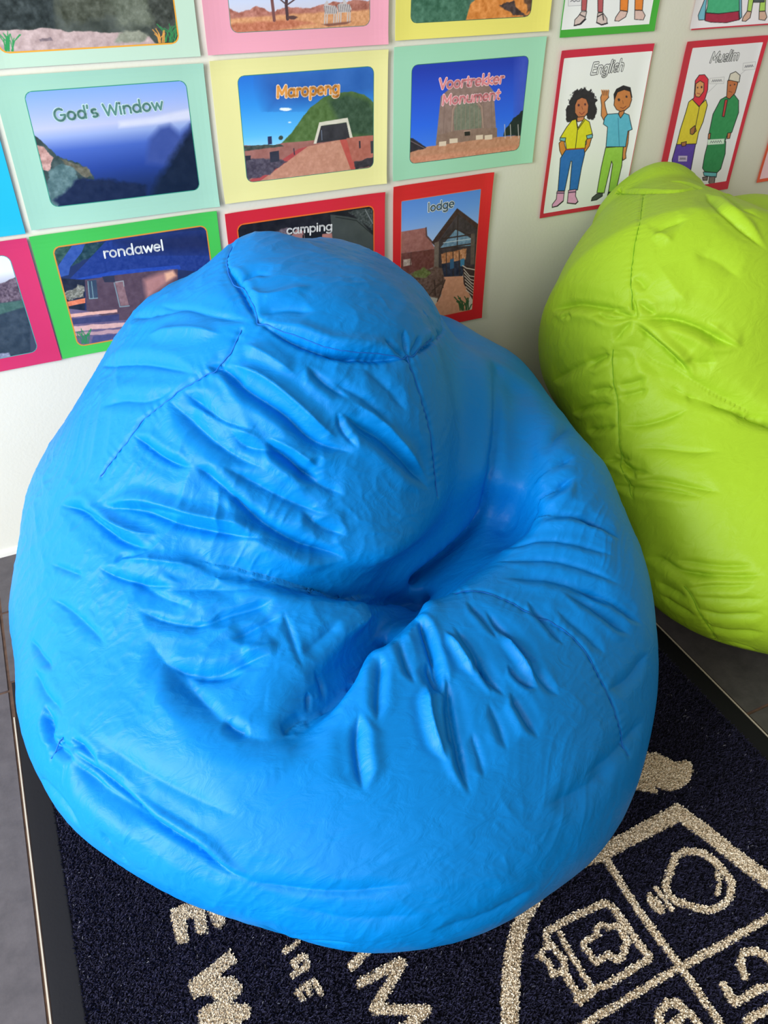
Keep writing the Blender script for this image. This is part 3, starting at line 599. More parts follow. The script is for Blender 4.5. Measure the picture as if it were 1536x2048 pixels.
class Poster:
    def __init__(s, name, label, w, h, cx, cz, rot, colour, seed, group=None, cat='poster'):
        s.w, s.h, s.c, s.r, s.seed = w, h, np.array([cx, cz]), math.radians(rot), seed
        s.root = empty(name, (cx, WALL_Y-.0015, cz)); s.root.rotation_euler = (0, -s.r, 0)
        tag(s.root, label, cat, group)
        nx, nz = 36, 30; T = .0006
        X, Z = np.meshgrid(np.linspace(-w/2, w/2, nx+1), np.linspace(-h/2, h/2, nz+1))
        x, z = X.ravel(), Z.ravel(); y = s.off(x, z); n = len(x)
        V = np.r_[np.c_[x, y, z], np.c_[x, y+T, z]]
        F = []
        for j in range(nz):
            for i in range(nx):
                k = j*(nx+1)+i; F += [(k, k+1, k+nx+2, k+nx+1), (n+k+nx+1, n+k+nx+2, n+k+1, n+k)]
        rim = [i for i in range(nx+1)]+[j*(nx+1)+nx for j in range(1, nz+1)]+[nz*(nx+1)+i for i in range(nx-1, -1, -1)]+[j*(nx+1) for j in range(nz-1, 0, -1)]
        for a, c in zip(rim, rim[1:]+rim[:1]): F.append((a, n+a, n+c, c))
        mesh_obj('card', V, F, paper(colour), s.root, True).data.polygons.foreach_set('use_smooth', np.zeros(len(F), bool))
    def off(s, x, z):
        u, v = x/s.w*2, z/s.h*2
        k = (vnoise(x*7+s.seed*3.1, z*7+s.seed, s.seed)-.5)*.0022
        edge = np.maximum(0, np.abs(u)-.75)**2*vnoise(x*5+9, z*5+s.seed, 7+s.seed)*.05+np.maximum(0, np.abs(v)-.78)**2*vnoise(x*4, z*4+s.seed, 3+s.seed)*.05
        return -.0018+k-edge
    def loc(s, px):
        q = on_wall(px)-s.c; c, n = math.cos(s.r), math.sin(s.r)
        return np.stack([q[..., 0]*c+q[..., 1]*n, -q[..., 0]*n+q[..., 1]*c], -1)
    def put(s, name, V, F, mat, lift):
        V3 = np.c_[V[:, 0], s.off(V[:, 0], V[:, 1])-lift, V[:, 1]]
        # all print faces look away from the wall
        a, b_, c = V[F[:, 0]], V[F[:, 1]], V[F[:, 2]]
        flip = ((b_-a)[:, 0]*(c-a)[:, 1]-(b_-a)[:, 1]*(c-a)[:, 0]) < 0
        F = F.copy(); F[flip] = F[flip][:, ::-1]
        return mesh_obj(name, V3, F, mat, s.root)
    def picture(s, corners, paint, cell=.0008, rad=.010, edge=None, lift=.00025, name='picture'):
        """corners: TL, TR, BR, BL as seen; the print fills the rounded rectangle"""
        if isinstance(corners, float): x0, x1, z0, z1 = -s.w/2+corners, s.w/2-corners, -s.h/2+corners, s.h/2-corners
        else:
            q = s.loc(np.array(corners, float)); x0, x1 = (q[0, 0]+q[3, 0])/2, (q[1, 0]+q[2, 0])/2; z1, z0 = (q[0, 1]+q[1, 1])/2, (q[2, 1]+q[3, 1])/2
        if edge is not None:
            e = edge[1]
            s.rrect('picture_border', x0-e, x1+e, z0-e, z1+e, rad+e, ink(edge[0]), lift*.5)
        nx, nz = int((x1-x0)/cell), int((z1-z0)/cell)
        X, Z = np.meshgrid(np.linspace(x0, x1, nx+1), np.linspace(z0, z1, nz+1))
        c, n = math.cos(s.r), math.sin(s.r)
        wx = s.c[0]+X*c-Z*n; wz = s.c[1]+X*n+Z*c
        PX, PY = project(np.stack([wx, np.full(wx.shape, WALL_Y), wz], -1))
        C = np.zeros((*X.shape, 3)); A = Art(C, PX, PY, X, Z, s.seed); paint(A)
        xm, zm = (X[:-1, :-1]+X[1:, 1:])/2, (Z[:-1, :-1]+Z[1:, 1:])/2
        dx = np.maximum(np.maximum(x0+rad-xm, xm-(x1-rad)), 0); dz = np.maximum(np.maximum(z0+rad-zm, zm-(z1-rad)), 0)
        keep = np.hypot(dx, dz) <= rad
        I = (np.arange(nz)[:, None]*(nx+1)+np.arange(nx)[None])[keep]
        F = np.stack([I, I+1, I+nx+2, I+nx+1], 1)
        V = np.c_[X.ravel(), Z.ravel()]
        o = s.put(name, V, F, mt_pic, lift)
        at_ = o.data.color_attributes.new('print', 'FLOAT_COLOR', 'POINT')
        at_.data.foreach_set('color', np.c_[lin(np.clip(A.C*1.04+.03, 0, 1).reshape(-1, 3)), np.ones(V.shape[0])].astype(np.float32).ravel())
        return o
    def rrect(s, name, x0, x1, z0, z1, rad, mat, lift, n=5):
        # dense enough to follow the curl of the card
        nx, nz = 40, 40; X, Z = np.meshgrid(np.linspace(x0, x1, nx+1), np.linspace(z0, z1, nz+1))
        V = np.c_[X.ravel(), Z.ravel()]
        dx = np.maximum(x0+rad-V[:, 0], 0)-np.maximum(V[:, 0]-(x1-rad), 0); dz = np.maximum(z0+rad-V[:, 1], 0)-np.maximum(V[:, 1]-(z1-rad), 0)
        r = np.hypot(dx, dz); o = r > rad
        f = np.where(o, rad/np.maximum(r, 1e-9), 1)
        V[:, 0] += dx*(1-f)*(r > 0); V[:, 1] += dz*(1-f)*(r > 0)
        I = (np.arange(nz)[:, None]*(nx+1)+np.arange(nx)[None]).ravel()
        return s.put(name, V, np.stack([I, I+1, I+nx+2, I+nx+1], 1), mat, lift)
    def text(s, txt, p0, p1, xh, w, rgb, out=None, outw=0, slant=0, lift=.0007, name='title', bold=None):
        a, b_ = s.loc(np.array([p0, p1], float)); L = np.linalg.norm(b_-a); t = (b_-a)/L; n = np.array([-t[1], t[0]])
        tot = sum(GL[ch][1] for ch in txt)-.2; sx = L/tot; pen = 0; lines = []
        for ch in txt:
            g_, adv = GL[ch]
            for l in g_: lines.append([a+t*((pen+x)*sx+slant*y*xh)+n*(y*xh) for x, y in l])
            pen += adv
        if out is not None:
            V, F = ribbon(lines, w+outw*2); s.put(name+'_outline', V, F, ink(out), lift-.0002)
        V, F = ribbon(lines, w); s.put(name, V, F, ink(rgb), lift)

class Art:
    """paints a print sample by sample; shapes are given where they show in the photograph"""
    def __init__(s, C, PX, PY, X, Z, seed): s.C, s.PX, s.PY, s.X, s.Z, s.seed = C, PX, PY, X, Z, seed
    def n(s, sc, sd=0, oc=4): return fbm(s.X+3.3, s.Z+1.7, sc, s.seed*17+sd, oc)
    def mix(s, m, c, amp=0., sc=120, sd=0):
        c = np.array(c, float)/255.; v = c
        if amp: v = c+((s.n(sc, sd)-.5)*2*amp)[..., None]
        s.C[:] = s.C*(1-m[..., None])+v*m[..., None]
    def fill(s, c, amp=0., sc=120, sd=0): s.mix(np.ones(s.PX.shape), c, amp, sc, sd)
    def grad(s, stops):
        """stops: (image y at the middle, colour); follows the print's own tilt"""
        zs = []; cs = []
        z = s.Z[:, 0]; 
        py = s.PY.mean(1)
        t = s.Z; ys = np.interp(t, z, py)
        for k in range(3): s.C[..., k] = np.interp(ys, [a for a, c in stops], [c[k]/255. for a, c in stops])
    def poly(s, pts, c, amp=0., sc=120, sd=0, soft=.7, rough=0., rs=90):
        X, Y = s.PX, s.PY
        if rough:
            X = X+(s.n(rs, 31+sd)-.5)*2*rough; Y = Y+(s.n(rs, 57+sd)-.5)*2*rough
        x0 = min(p[0] for p in pts)-4; x1 = max(p[0] for p in pts)+4; y0 = min(p[1] for p in pts)-4; y1 = max(p[1] for p in pts)+4
        sel = (X > x0) & (X < x1) & (Y > y0) & (Y < y1)
        if not sel.any(): return
        x, y = X[sel], Y[sel]
        d = seg_dist(x, y, list(pts)+[pts[0]]); ins = inpoly(x, y, pts)
        m = np.zeros(X.shape); m[sel] = np.clip(.5+np.where(ins, d, -d)/soft, 0, 1); s.mix(m, c, amp, sc, sd)
    def line(s, pts, w, c, amp=0, closed=False):
        if closed: pts = list(pts)+[pts[0]]
        x0 = min(p[0] for p in pts)-w-2; x1 = max(p[0] for p in pts)+w+2; y0 = min(p[1] for p in pts)-w-2; y1 = max(p[1] for p in pts)+w+2
        sel = (s.PX > x0) & (s.PX < x1) & (s.PY > y0) & (s.PY < y1)
        if not sel.any(): return
        d = seg_dist(s.PX[sel], s.PY[sel], pts); m = np.zeros(s.PX.shape); m[sel] = np.clip((w/2-d)/.8+.5, 0, 1); s.mix(m, c, amp)
    def blob(s, cx, cy, rx, ry, c, amp=0., sc=150, rough=.3, sd=0):
        d = np.hypot((s.PX-cx)/rx, (s.PY-cy)/ry)+(s.n(sc, 71+sd)-.5)*2*rough
        s.mix(np.clip((1-d)*min(rx, ry)/1.2, 0, 1), c, amp, sc, sd)
    def grass(s, cx, cy, w, h, c, n=12, seed=0, lw=1.3):
        r = np.random.RandomState(seed)
        for i in range(n):
            x = cx+(r.rand()-.5)*w*.5; k = (r.rand()-.5)*w; hh = h*(.5+.5*r.rand()); s.line([(x, cy), (x+k*.3, cy-hh*.6), (x+k, cy-hh)], lw, c)

ZA = lambda *a: [(a[i]/2.954, a[i+1]/2.954) for i in range(0, len(a), 2)]          # crops the photograph was studied in
ZB = lambda *a: [(400+a[i]/2.194, a[i+1]/2.194) for i in range(0, len(a), 2)]
ZC = lambda *a: [(1070+a[i]/3.296, a[i+1]/3.296) for i in range(0, len(a), 2)]
ZD = lambda *a: [(a[i]/3.072, 350+a[i+1]/3.072) for i in range(0, len(a), 2)]
ZE = lambda *a: [(420+a[i]/2.56, 340+a[i+1]/2.56) for i in range(0, len(a), 2)]
W_, H_ = .297, .210
def by_corner(p, which, w, h):
    q = on_wall(np.array(p, float)); return q[0]+(w/2 if which[1] == 'L' else -w/2), q[1]+(-h/2 if which[0] == 'T' else h/2)

# valley view
P = Poster('landscape_poster', "mint poster titled God's Window, hazy blue valley picture", W_, H_, .171, .702, -.42, (164, 212, 192), 1)
def f(A):
    A.grad([(160, (110, 152, 222)), (215, (150, 170, 222)), (245, (176, 182, 214)), (262, (140, 160, 210)), (290, (62, 92, 176)), (330, (34, 60, 140)), (375, (20, 36, 84)), (420, (22, 36, 78))])
    A.poly(ZA(700, 750, 900, 730, 1120, 700, 1130, 640, 900, 690, 700, 715), (196, 200, 222), .02, 60, 1, 8)
    A.poly(ZA(880, 820, 940, 750, 1000, 735, 1060, 790, 1130, 720, 1160, 1000, 860, 960), (52, 72, 142), .03, 60, 2, 14)
    A.poly(ZA(880, 1200, 930, 1050, 1010, 930, 1080, 830, 1130, 740, 1300, 760, 1300, 1300, 870, 1300), (14, 24, 46), .03, 90, 3, 16, 6)
    A.poly(ZA(190, 790, 230, 810, 280, 850, 330, 910, 400, 940, 470, 960, 520, 1010, 560, 1050, 480, 1060, 400, 1200, 250, 1200), (52, 68, 66), .10, 130, 4, 1.5, 6)
    A.poly(ZA(220, 850, 270, 870, 320, 930, 300, 960, 290, 1010, 250, 1000), (176, 136, 128), .16, 200, 5, 1.5, 5)
    A.poly(ZA(350, 930, 420, 950, 500, 980, 540, 1040, 500, 1040, 420, 990), (94, 92, 76), .14, 200, 9, 2, 5)
    A.poly(ZA(290, 1010, 360, 960, 440, 1000, 470, 1070, 400, 1140, 370, 1200, 300, 1250, 260, 1100), (80, 108, 110), .14, 160, 6, 3, 6)
    A.poly(ZD(480, 20, 700, 30, 900, 60, 900, 140, 640, 170, 380, 200, 330, 150), (18, 28, 58), .04, 120, 8, 8, 6)
P.picture(ZA(135, 555, 1090, 465, 1175, 1108)+[(107, 414.5)], f, edge=((60, 150, 130), .0012))
P.text("God's Window", ZA(325, 712)[0], ZA(958, 642)[0], .0100, .0028, (92, 140, 132), (196, 222, 230), .0013)
# dome in the grass
P = Poster('landscape_poster', 'pale yellow poster titled Maropeng, grassy dome and brick path picture', W_, H_, .478, .702, -.36, (238, 234, 164), 2)
def f(A):
    A.grad([(130, (28, 100, 200)), (200, (42, 138, 224)), (260, (86, 180, 240)), (285, (140, 205, 240)), (360, (160, 160, 170))])
    A.poly(ZB(240, 300, 800, 260, 800, 420, 300, 480), (40, 96, 178), .05, 30, 1, 40)
    A.blob(*ZB(372, 477)[0], 14, 4, (226, 236, 246)); A.blob(*ZB(390, 535)[0], 4, 2, (200, 225, 240))
    A.poly(ZB(350, 630, 400, 580, 440, 520, 480, 470, 540, 425, 600, 405, 660, 400, 715, 412, 750, 440, 775, 470, 775, 620), (74, 104, 56), .09, 140, 2, 1.5, 1.5)
    A.poly(ZB(560, 440, 640, 410, 740, 440, 775, 520, 775, 600, 660, 590, 600, 520), (50, 76, 58), .08, 160, 3, 12)
    A.poly(ZB(190, 635, 300, 640, 360, 625, 775, 590, 775, 800, 200, 820), (150, 98, 92), .06, 140, 4)
    A.poly(ZB(190, 638, 350, 632, 365, 640, 190, 662), (62, 70, 66), .1, 200, 5, 1, 2)
    A.poly(ZB(495, 628, 520, 535, 645, 515, 668, 604, 655, 606, 640, 535, 528, 550, 508, 628), (206, 202, 188), .04)
    A.poly(ZB(508, 626, 528, 550, 640, 537, 655, 606), (46, 46, 54), .05, 90); A.line(ZB(530, 570, 532, 612), 1.5, (100, 110, 130))
    A.poly(ZB(470, 640, 610, 612, 700, 740, 200, 830, 290, 755), (186, 132, 112), .07, 190, 6)
    A.poly(ZB(610, 612, 640, 610, 690, 745, 660, 745), (176, 76, 70), .04); A.poly(ZB(200, 800, 430, 650, 470, 640, 250, 800), (168, 70, 74), .04)
    A.poly(ZB(640, 605, 775, 590, 775, 690, 665, 705), (166, 96, 84), .06, 150, 8)
    A.poly(ZB(670, 712, 775, 680, 775, 725, 680, 740), (50, 46, 56), .08, 150, 9, 1.5, 3)
    A.poly(ZB(190, 700, 300, 690, 380, 705, 300, 760, 200, 790), (72, 66, 82), .12, 240, 7, 2, 4)
    A.poly(ZB(302, 665, 343, 658, 345, 705, 305, 710), (44, 46, 62), .03); A.poly(ZB(195, 682, 220, 680, 220, 700, 198, 702), (40, 40, 54))
    A.poly(ZB(294, 597, 311, 595, 313, 630, 295, 632), (36, 44, 84)); A.blob(*ZB(352, 602)[0], 5, 5, (52, 66, 60))
    A.poly(ZB(694, 617, 701, 617, 702, 648, 696, 650), (40, 40, 54)); A.line(ZB(408, 650, 411, 675), 2.2, (44, 44, 60)); A.poly(ZB(745, 618, 775, 612, 775, 665, 747, 672), (54, 54, 60))
P.picture(ZB(158, 338, 757, 287, 757, 728, 210, 800), f, edge=((70, 140, 120), .0010))
P.text('Maropeng', ZB(335, 425)[0], ZB(606, 405)[0], .0102, .0034, (232, 158, 76), (240, 214, 190), .0014, slant=.06)
# stone monument
P = Poster('landscape_poster', 'mint poster titled Voortrekker Monument, stone tower under deep blue sky', W_, H_, .787, .703, -.06, (164, 222, 192), 3)
def f(A):
    A.grad([(130, (24, 52, 168)), (180, (30, 74, 200)), (240, (34, 96, 226)), (290, (60, 120, 230)), (330, (90, 140, 220))])
    A.poly(ZB(1395, 240, 1440, 240, 1440, 560, 1380, 600), (60, 80, 190), .05, 40, 1, 30)
    A.poly(ZB(1030, 630, 1052, 420, 1105, 375, 1255, 362, 1285, 400, 1298, 600), (134, 110, 106), .06, 160, 2)
    A.poly(ZB(1105, 375, 1150, 345, 1225, 340, 1255, 362), (120, 98, 104), .05, 160, 2)
    for k in range(7):
        x = 1070+k*34; A.line(ZB(x, 420-k*3, x-8+k*2, 610), 1, (118, 96, 94))
    A.poly(ZB(1108, 520, 1112, 480, 1130, 450, 1165, 438, 1200, 445, 1225, 475, 1232, 520, 1230, 560, 1112, 570), (112, 116, 104), .07, 260, 3)
    A.line(ZB(1100, 580, 1104, 480, 1128, 440, 1165, 428, 1204, 436, 1232, 468, 1240, 575), 2.2, (160, 132, 122))
    for k in range(6): A.line(ZB(1122+k*19, 455, 1120+k*20, 600), .9, (140, 124, 112))
    A.poly(ZB(1100, 575, 1240, 560, 1300, 560, 1300, 605, 1030, 640, 1040, 590), (132, 106, 98), .06, 190, 5)
    A.poly(ZB(1156, 576, 1180, 574, 1181, 592, 1157, 594), (30, 26, 34)); A.line(ZB(1154, 574, 1182, 572), 1.2, (190, 160, 150))
    A.poly(ZB(900, 660, 1000, 640, 1300, 600, 1420, 590, 1440, 680, 900, 740), (182, 128, 104), .08, 220, 4, 1, 1)
    A.poly(ZB(900, 690, 1440, 630, 1440, 700, 900, 740), (196, 132, 108), .09, 260, 14, 6, 1)
    for a in ((1060, 628, 26), (1108, 615, 30), (1222, 600, 26), (1262, 600, 28)): A.poly(ZB(a[0]-a[2]*.6, a[1]-8, a[0]+a[2]*.6, a[1]-11, a[0]+a[2]*.6, a[1]+9, a[0]-a[2]*.6, a[1]+12), (214, 194, 176))
    A.poly(ZB(905, 600, 930, 605, 990, 645, 905, 670), (40, 34, 50), .05, 200, 8, 1.2, 2); A.line(ZB(912, 612, 985, 650), 1.2, (120, 100, 110))
    A.poly(ZB(1340, 560, 1370, 520, 1420, 480, 1440, 480, 1440, 590, 1330, 595), (22, 34, 40), .04, 200, 9, 1.5, 3)
    for x in (1333, 1358, 1392): A.line(ZB(x, 545, x+3, 605), 1.2, (196, 190, 190))
P.picture(ZB(922, 288, 1435, 243, 1400, 648, 922, 722), f, edge=((60, 120, 110), .0010))
P.text('Voortrekker', ZB(1045, 388)[0], ZB(1325, 362)[0], .0100, .0030, (230, 140, 150), (246, 206, 214), .0012, slant=.05)
P.text('Monument', ZB(1058, 458)[0], ZB(1308, 432)[0], .0100, .0030, (230, 140, 150), (246, 206, 214), .0012, slant=.05)
# thatched round house
P = Poster('landscape_poster', 'bright green poster titled rondawel, thatched house picture, corner behind blue bean bag', W_, H_, .164, .484, .0, (74, 196, 86), 4)
def f(A):
    A.fill((30, 42, 84), .03, 40)
    A.poly(ZD(320, 430, 480, 420, 420, 480, 345, 560), (44, 74, 66), .12, 200, 1, 2, 4); A.poly(ZD(480, 420, 640, 410, 560, 500, 430, 560), (34, 62, 70), .12, 200, 2, 2, 4)
    A.poly(ZD(345, 570, 440, 430, 520, 420, 500, 470, 430, 560, 420, 610, 360, 625), (46, 76, 150), .05, 220, 3)
    A.poly(ZD(415, 645, 500, 560, 650, 400, 900, 360, 1300, 330, 1320, 600, 1100, 580, 700, 615), (30, 52, 124), .05, 260, 4)
    A.poly(ZD(700, 400, 900, 360, 1300, 330, 1320, 470, 1100, 480, 850, 480), (26, 36, 82), .03, 120, 5, 30)
    A.poly(ZD(415, 645, 700, 585, 1100, 550, 1110, 575, 700, 618), (34, 66, 160), .04, 300, 6)
    A.poly(ZD(370, 630, 520, 640, 520, 850, 400, 830), (28, 32, 48), .06, 160, 7)
    A.poly(ZD(390, 720, 440, 700, 470, 670, 510, 680, 515, 750, 400, 760), (120, 120, 110), .28, 420, 8, 2, 6)
    A.poly(ZD(412, 775, 522, 752, 522, 782, 420, 802), (214, 118, 84), .10, 300, 9)
    A.poly(ZD(520, 640, 720, 610, 900, 590, 1090, 575, 1090, 900, 720, 890, 530, 830), (80, 62, 76), .05, 150, 10)
    A.poly(ZD(880, 640, 980, 600, 1060, 585, 1080, 620, 900, 760), (168, 118, 116), .05, 120, 11, 12)
    A.poly(ZD(1010, 600, 1060, 585, 1080, 615, 1020, 650), (224, 170, 140), .03, 120, 11, 6)
    A.poly(ZD(535, 645, 590, 640, 600, 752, 545, 758), (50, 66, 88), .04); A.line(ZD(538, 650, 548, 756, 598, 752), 1.4, (126, 160, 166)); A.line(ZD(560, 650, 572, 754), 1.2, (126, 160, 166))
    A.line(ZD(700, 660, 735, 806, 792, 800), 2, (120, 140, 150)); A.poly(ZD(705, 655, 752, 648, 790, 795, 740, 800), (128, 98, 104), .08, 200, 12); A.line(ZD(700, 655, 755, 647, 760, 680), 1.5, (150, 160, 165))
    A.poly(ZD(625, 620, 700, 612, 705, 655, 640, 655), (44, 46, 66), .03)
    A.poly(ZD(400, 815, 530, 830, 720, 890, 1000, 870, 1000, 1050, 440, 1050), (96, 84, 116), .06, 130, 13)
    A.poly(ZD(430, 850, 720, 820, 720, 838, 430, 872), (214, 164, 152), .05, 200, 14, 1, 1.5); A.poly(ZD(430, 880, 730, 850, 730, 890, 440, 915), (56, 58, 100), .04, 160, 15)
    A.poly(ZD(440, 925, 780, 900, 780, 925, 440, 960), (206, 164, 160), .06, 200, 16, 1.5, 2); A.poly(ZD(440, 965, 780, 940, 780, 965, 440, 985), (176, 142, 150), .06, 200, 17, 1.5, 2)
    A.poly(ZD(570, 985, 780, 965, 780, 1030, 560, 1030), (70, 74, 120), .05, 160, 18, 2)
    A.grass(*ZD(520, 1030)[0], 30, 30, (44, 122, 74), 12, 3, 1.8); A.line(ZD(470, 960, 480, 1000), 1.2, (50, 100, 80))
P.picture(ZD(322, 440, 1270, 315, 1330, 900, 480, 1032), f, edge=((214, 146, 60), .0022))
P.text('rondawel', ZD(640, 505)[0], ZD(1003, 457)[0], .0106, .0028, (240, 244, 246))
# tent
P = Poster('landscape_poster', 'red poster titled camping, dark tent picture mostly hidden behind blue bean bag', W_, H_, .474, .477, -.04, (218, 44, 62), 5)
def f(A):
    A.fill((24, 24, 32), .05, 90)
    A.poly(ZE(300, 330, 400, 290, 400, 360, 300, 350), (96, 84, 96), .2, 300, 1, 2, 4)
    A.poly(ZE(400, 350, 440, 300, 475, 310, 470, 360), (150, 104, 104), .05, 90); A.poly(ZE(570, 325, 630, 318, 636, 420, 560, 420), (164, 110, 104), .05)
    A.poly(ZE(470, 330, 570, 320, 570, 420, 470, 420), (20, 22, 28), .02); A.line(ZE(478, 325, 482, 360), 1, (140, 110, 110))
    A.poly(ZE(612, 225, 700, 235, 760, 250, 830, 330, 830, 470, 628, 420), (62, 68, 68), .03, 60)
    A.poly(ZE(700, 210, 830, 195, 830, 300, 760, 260), (58, 64, 66), .16, 400, 3, 2, 4); A.line(ZE(640, 238, 745, 255, 826, 325), 1.6, (28, 32, 34)); A.line(ZE(790, 200, 828, 270), 1.2, (130, 136, 140))
P.picture(ZE(157, 273, 825, 188, 838, 900, 200, 1000), f, edge=((236, 112, 44), .0022))
P.text('camping', ZE(390, 325)[0], ZE(620, 302)[0], .0092, .0028, (240, 240, 242))
# lodge
P = Poster('portrait_poster', 'red upright poster titled lodge, wooden gabled lodge and brick path picture', H_, W_, .746, .441, .59, (222, 42, 52), 6)
def f(A):
    A.grad([(375, (70, 122, 206)), (420, (96, 146, 222)), (470, (150, 182, 232)), (520, (196, 206, 226)), (600, (200, 190, 180))])
    A.poly(ZE(960, 315, 1100, 292, 1105, 330, 1150, 400, 1150, 400, 960, 425), (150, 96, 92), .07, 230, 1)
    A.poly(ZE(1098, 290, 1105, 290, 1108, 332, 1150, 378, 1146, 386, 1100, 336), (90, 60, 62))
    A.poly(ZE(960, 425, 1150, 400, 1150, 490, 1080, 520, 960, 530), (104, 58, 56), .08, 220, 2); A.poly(ZE(985, 455, 1025, 450, 1028, 482, 985, 490), (170, 150, 140), .18, 300, 3)
    A.line(ZE(1025, 420, 1022, 490), 1.6, (80, 50, 50))
    A.poly(ZE(1130, 370, 1150, 340, 1260, 192, 1390, 290, 1390, 330, 1268, 222, 1150, 385), (62, 42, 44), .05, 260, 4)
    A.poly(ZE(1150, 385, 1268, 222, 1390, 325, 1390, 520, 1150, 520), (60, 50, 56), .07, 160, 5)
    A.poly(ZE(1175, 395, 1255, 300, 1345, 355, 1330, 385), (104, 134, 160), .14, 200, 6); A.line(ZE(1265, 225, 1262, 400), 2, (48, 34, 38)); A.line(ZE(1185, 350, 1350, 325), 2.6, (52, 36, 38)); A.line(ZE(1170, 400, 1355, 372), 2.6, (56, 40, 40))
    A.line(ZE(1190, 370, 1345, 348), 1.2, (196, 210, 220)); A.line(ZE(1200, 345, 1250, 300, 1330, 330), 1.4, (52, 36, 38))
    A.poly(ZE(1145, 370, 1168, 362, 1166, 505, 1142, 510), (112, 98, 92), .06, 200, 7); A.poly(ZE(1332, 325, 1352, 322, 1350, 480, 1330, 482), (92, 78, 74), .06, 200, 8)
    A.poly(ZE(1182, 425, 1310, 400, 1305, 460, 1184, 480), (176, 118, 84), .22, 260, 9, 1.5, 3); A.poly(ZE(1184, 478, 1300, 455, 1290, 545, 1182, 545), (40, 44, 66), .10, 200, 10)
    for x in (1205, 1240, 1272): A.line(ZE(x, 412, x+2, 540), 1.6, (52, 40, 44))
    A.poly(ZE(1225, 455, 1245, 450, 1245, 500, 1225, 505), (50, 90, 130)); A.poly(ZE(1278, 455, 1300, 450, 1298, 490, 1278, 490), (60, 120, 160))
    A.poly(ZE(1182, 545, 1290, 540, 1330, 640, 1300, 720, 1240, 735, 1100, 760, 1180, 640), (208, 146, 118), .05, 190, 11)
    A.poly(ZE(960, 525, 1080, 515, 1150, 490, 1185, 500, 1200, 560, 1170, 660, 1050, 620, 960, 560), (100, 76, 70), .14, 260, 12, 2, 3)
    A.poly(ZE(1030, 525, 1090, 495, 1125, 520, 1100, 550, 1040, 545), (104, 112, 66), .14, 260, 13, 2, 3)
    for k in range(5): A.line(ZE(1115+k*18, 640-k*26, 1190, 560+k*10), 1.4, (70, 52, 48))
    A.line(ZE(1145, 560, 1150, 640), 2, (64, 46, 44)); A.line(ZE(1200, 560, 1160, 670), 2, (70, 50, 46))
    A.poly(ZE(1290, 485, 1390, 500, 1390, 660, 1340, 660, 1295, 580), (60, 44, 46), .06, 200, 14)
    for k in range(7): A.line(ZE(1296+k*2, 505+k*18, 1325+k*5, 540+k*18, 1362, 545+k*22), 1.5, (214, 200, 190))
    A.line(ZE(1290, 487, 1310, 500, 1362, 510), 2, (206, 190, 180)); A.grass(*ZE(1300, 715)[0], 36, 30, (52, 84, 52), 14, 5, 2)
P.picture(ZE(972, 163, 1378, 92, 1340, 708, 975, 790), f, rad=.0012, edge=((226, 120, 90), .0011))
P.text('lodge', ZE(1112, 210)[0], ZE(1242, 185)[0], .0098, .0022, (70, 100, 130), (226, 232, 226), .0014)
# cut off at the left
P = Poster('landscape_poster', 'crimson pink poster with rocky hill picture, cut off at left under the cyan one', W_, H_, -.136, .482, .48, (206, 50, 100), 7)
def f(A):
    A.grad([(510, (206, 214, 232)), (560, (214, 218, 232)), (620, (80, 80, 92)), (700, (56, 62, 80))])
    A.poly([(-300, 640), (0, 566), (12, 560), (28, 553), (60, 548), (60, 640), (0, 620), (-300, 680)], (92, 76, 88), .2, 300, 1, 1.5, 3)
    A.poly([(-300, 680), (0, 604), (60, 598), (60, 800), (-300, 800)], (44, 56, 68), .07, 120, 2, 4, 3); A.poly([(-300, 690), (0, 605), (50, 598), (50, 612), (-300, 720)], (60, 92, 84), .08, 200, 3, 3)
    A.poly([(-200, 720), (0, 704), (18, 702), (22, 714), (-200, 760)], (120, 126, 150), .15, 400, 4, 2, 3)
P.picture([(-250, 545), (16, 512), (76, 697), (-170, 750)], f, rad=.012, edge=((90, 160, 160), .0012))
cx, cz = by_corner((51.4, 464), 'BR', W_, H_)
P = Poster('landscape_poster', 'bright cyan poster at the left edge, only its right border showing', W_, H_, cx, cz, -.4, (34, 182, 216), 8)
P.picture(.028, lambda A: A.fill((34, 70, 92), .1, 90), rad=.012, edge=((34, 150, 160), .0012))
# upper row, cut off by the top of the picture
cx, cz = by_corner((400.5, 110), 'BR', W_, H_)
P = Poster('landscape_poster', "pale mint poster with rocks and bushes picture, above the God's Window one", W_, H_, cx, cz, -.4, (192, 222, 203), 9)
def f(A):
    A.fill((62, 70, 66), .12, 60)
    A.poly(ZA(-200, -400, 330, -400, 330, 175, -200, 180), (38, 48, 50), .14, 130, 1, 10, 12); A.poly(ZA(330, -300, 800, -300, 700, 80, 420, 140, 330, 60), (66, 72, 62), .14, 150, 2, 14, 12)
    A.poly(ZA(600, -100, 1060, -200, 1060, 160, 700, 150), (88, 96, 84), .14, 150, 3, 20, 12); A.poly(ZA(860, -100, 1060, -200, 1060, 160, 900, 170), (52, 58, 54), .14, 150, 13, 12, 12)
    A.poly(ZA(-200, 175, 120, 175, 270, 165, 420, 185, 700, 190, 880, 210, 920, 262, 0, 330, -200, 340), (178, 156, 156), .12, 160, 4, 2, 3)
    A.poly(ZA(700, 190, 820, 170, 880, 215, 820, 250, 680, 250), (132, 136, 122), .12, 200, 5, 5, 5); A.poly(ZA(230, 230, 300, 220, 310, 235, 240, 245), (110, 96, 104), .1, 200, 6, 2, 3)
    A.grass(*ZA(55, 300)[0], 40, 44, (40, 140, 78), 16, 2, 2); A.grass(*ZA(1000, 245)[0], 44, 44, (44, 128, 74), 14, 4, 1.6); A.grass(*ZA(950, 250)[0], 30, 30, (214, 150, 70), 9, 5, 1.6)
P.picture([(-60, -150), (320, -165), (358, 80), (0, 108)], f, rad=.010, edge=((236, 168, 60), .0020))
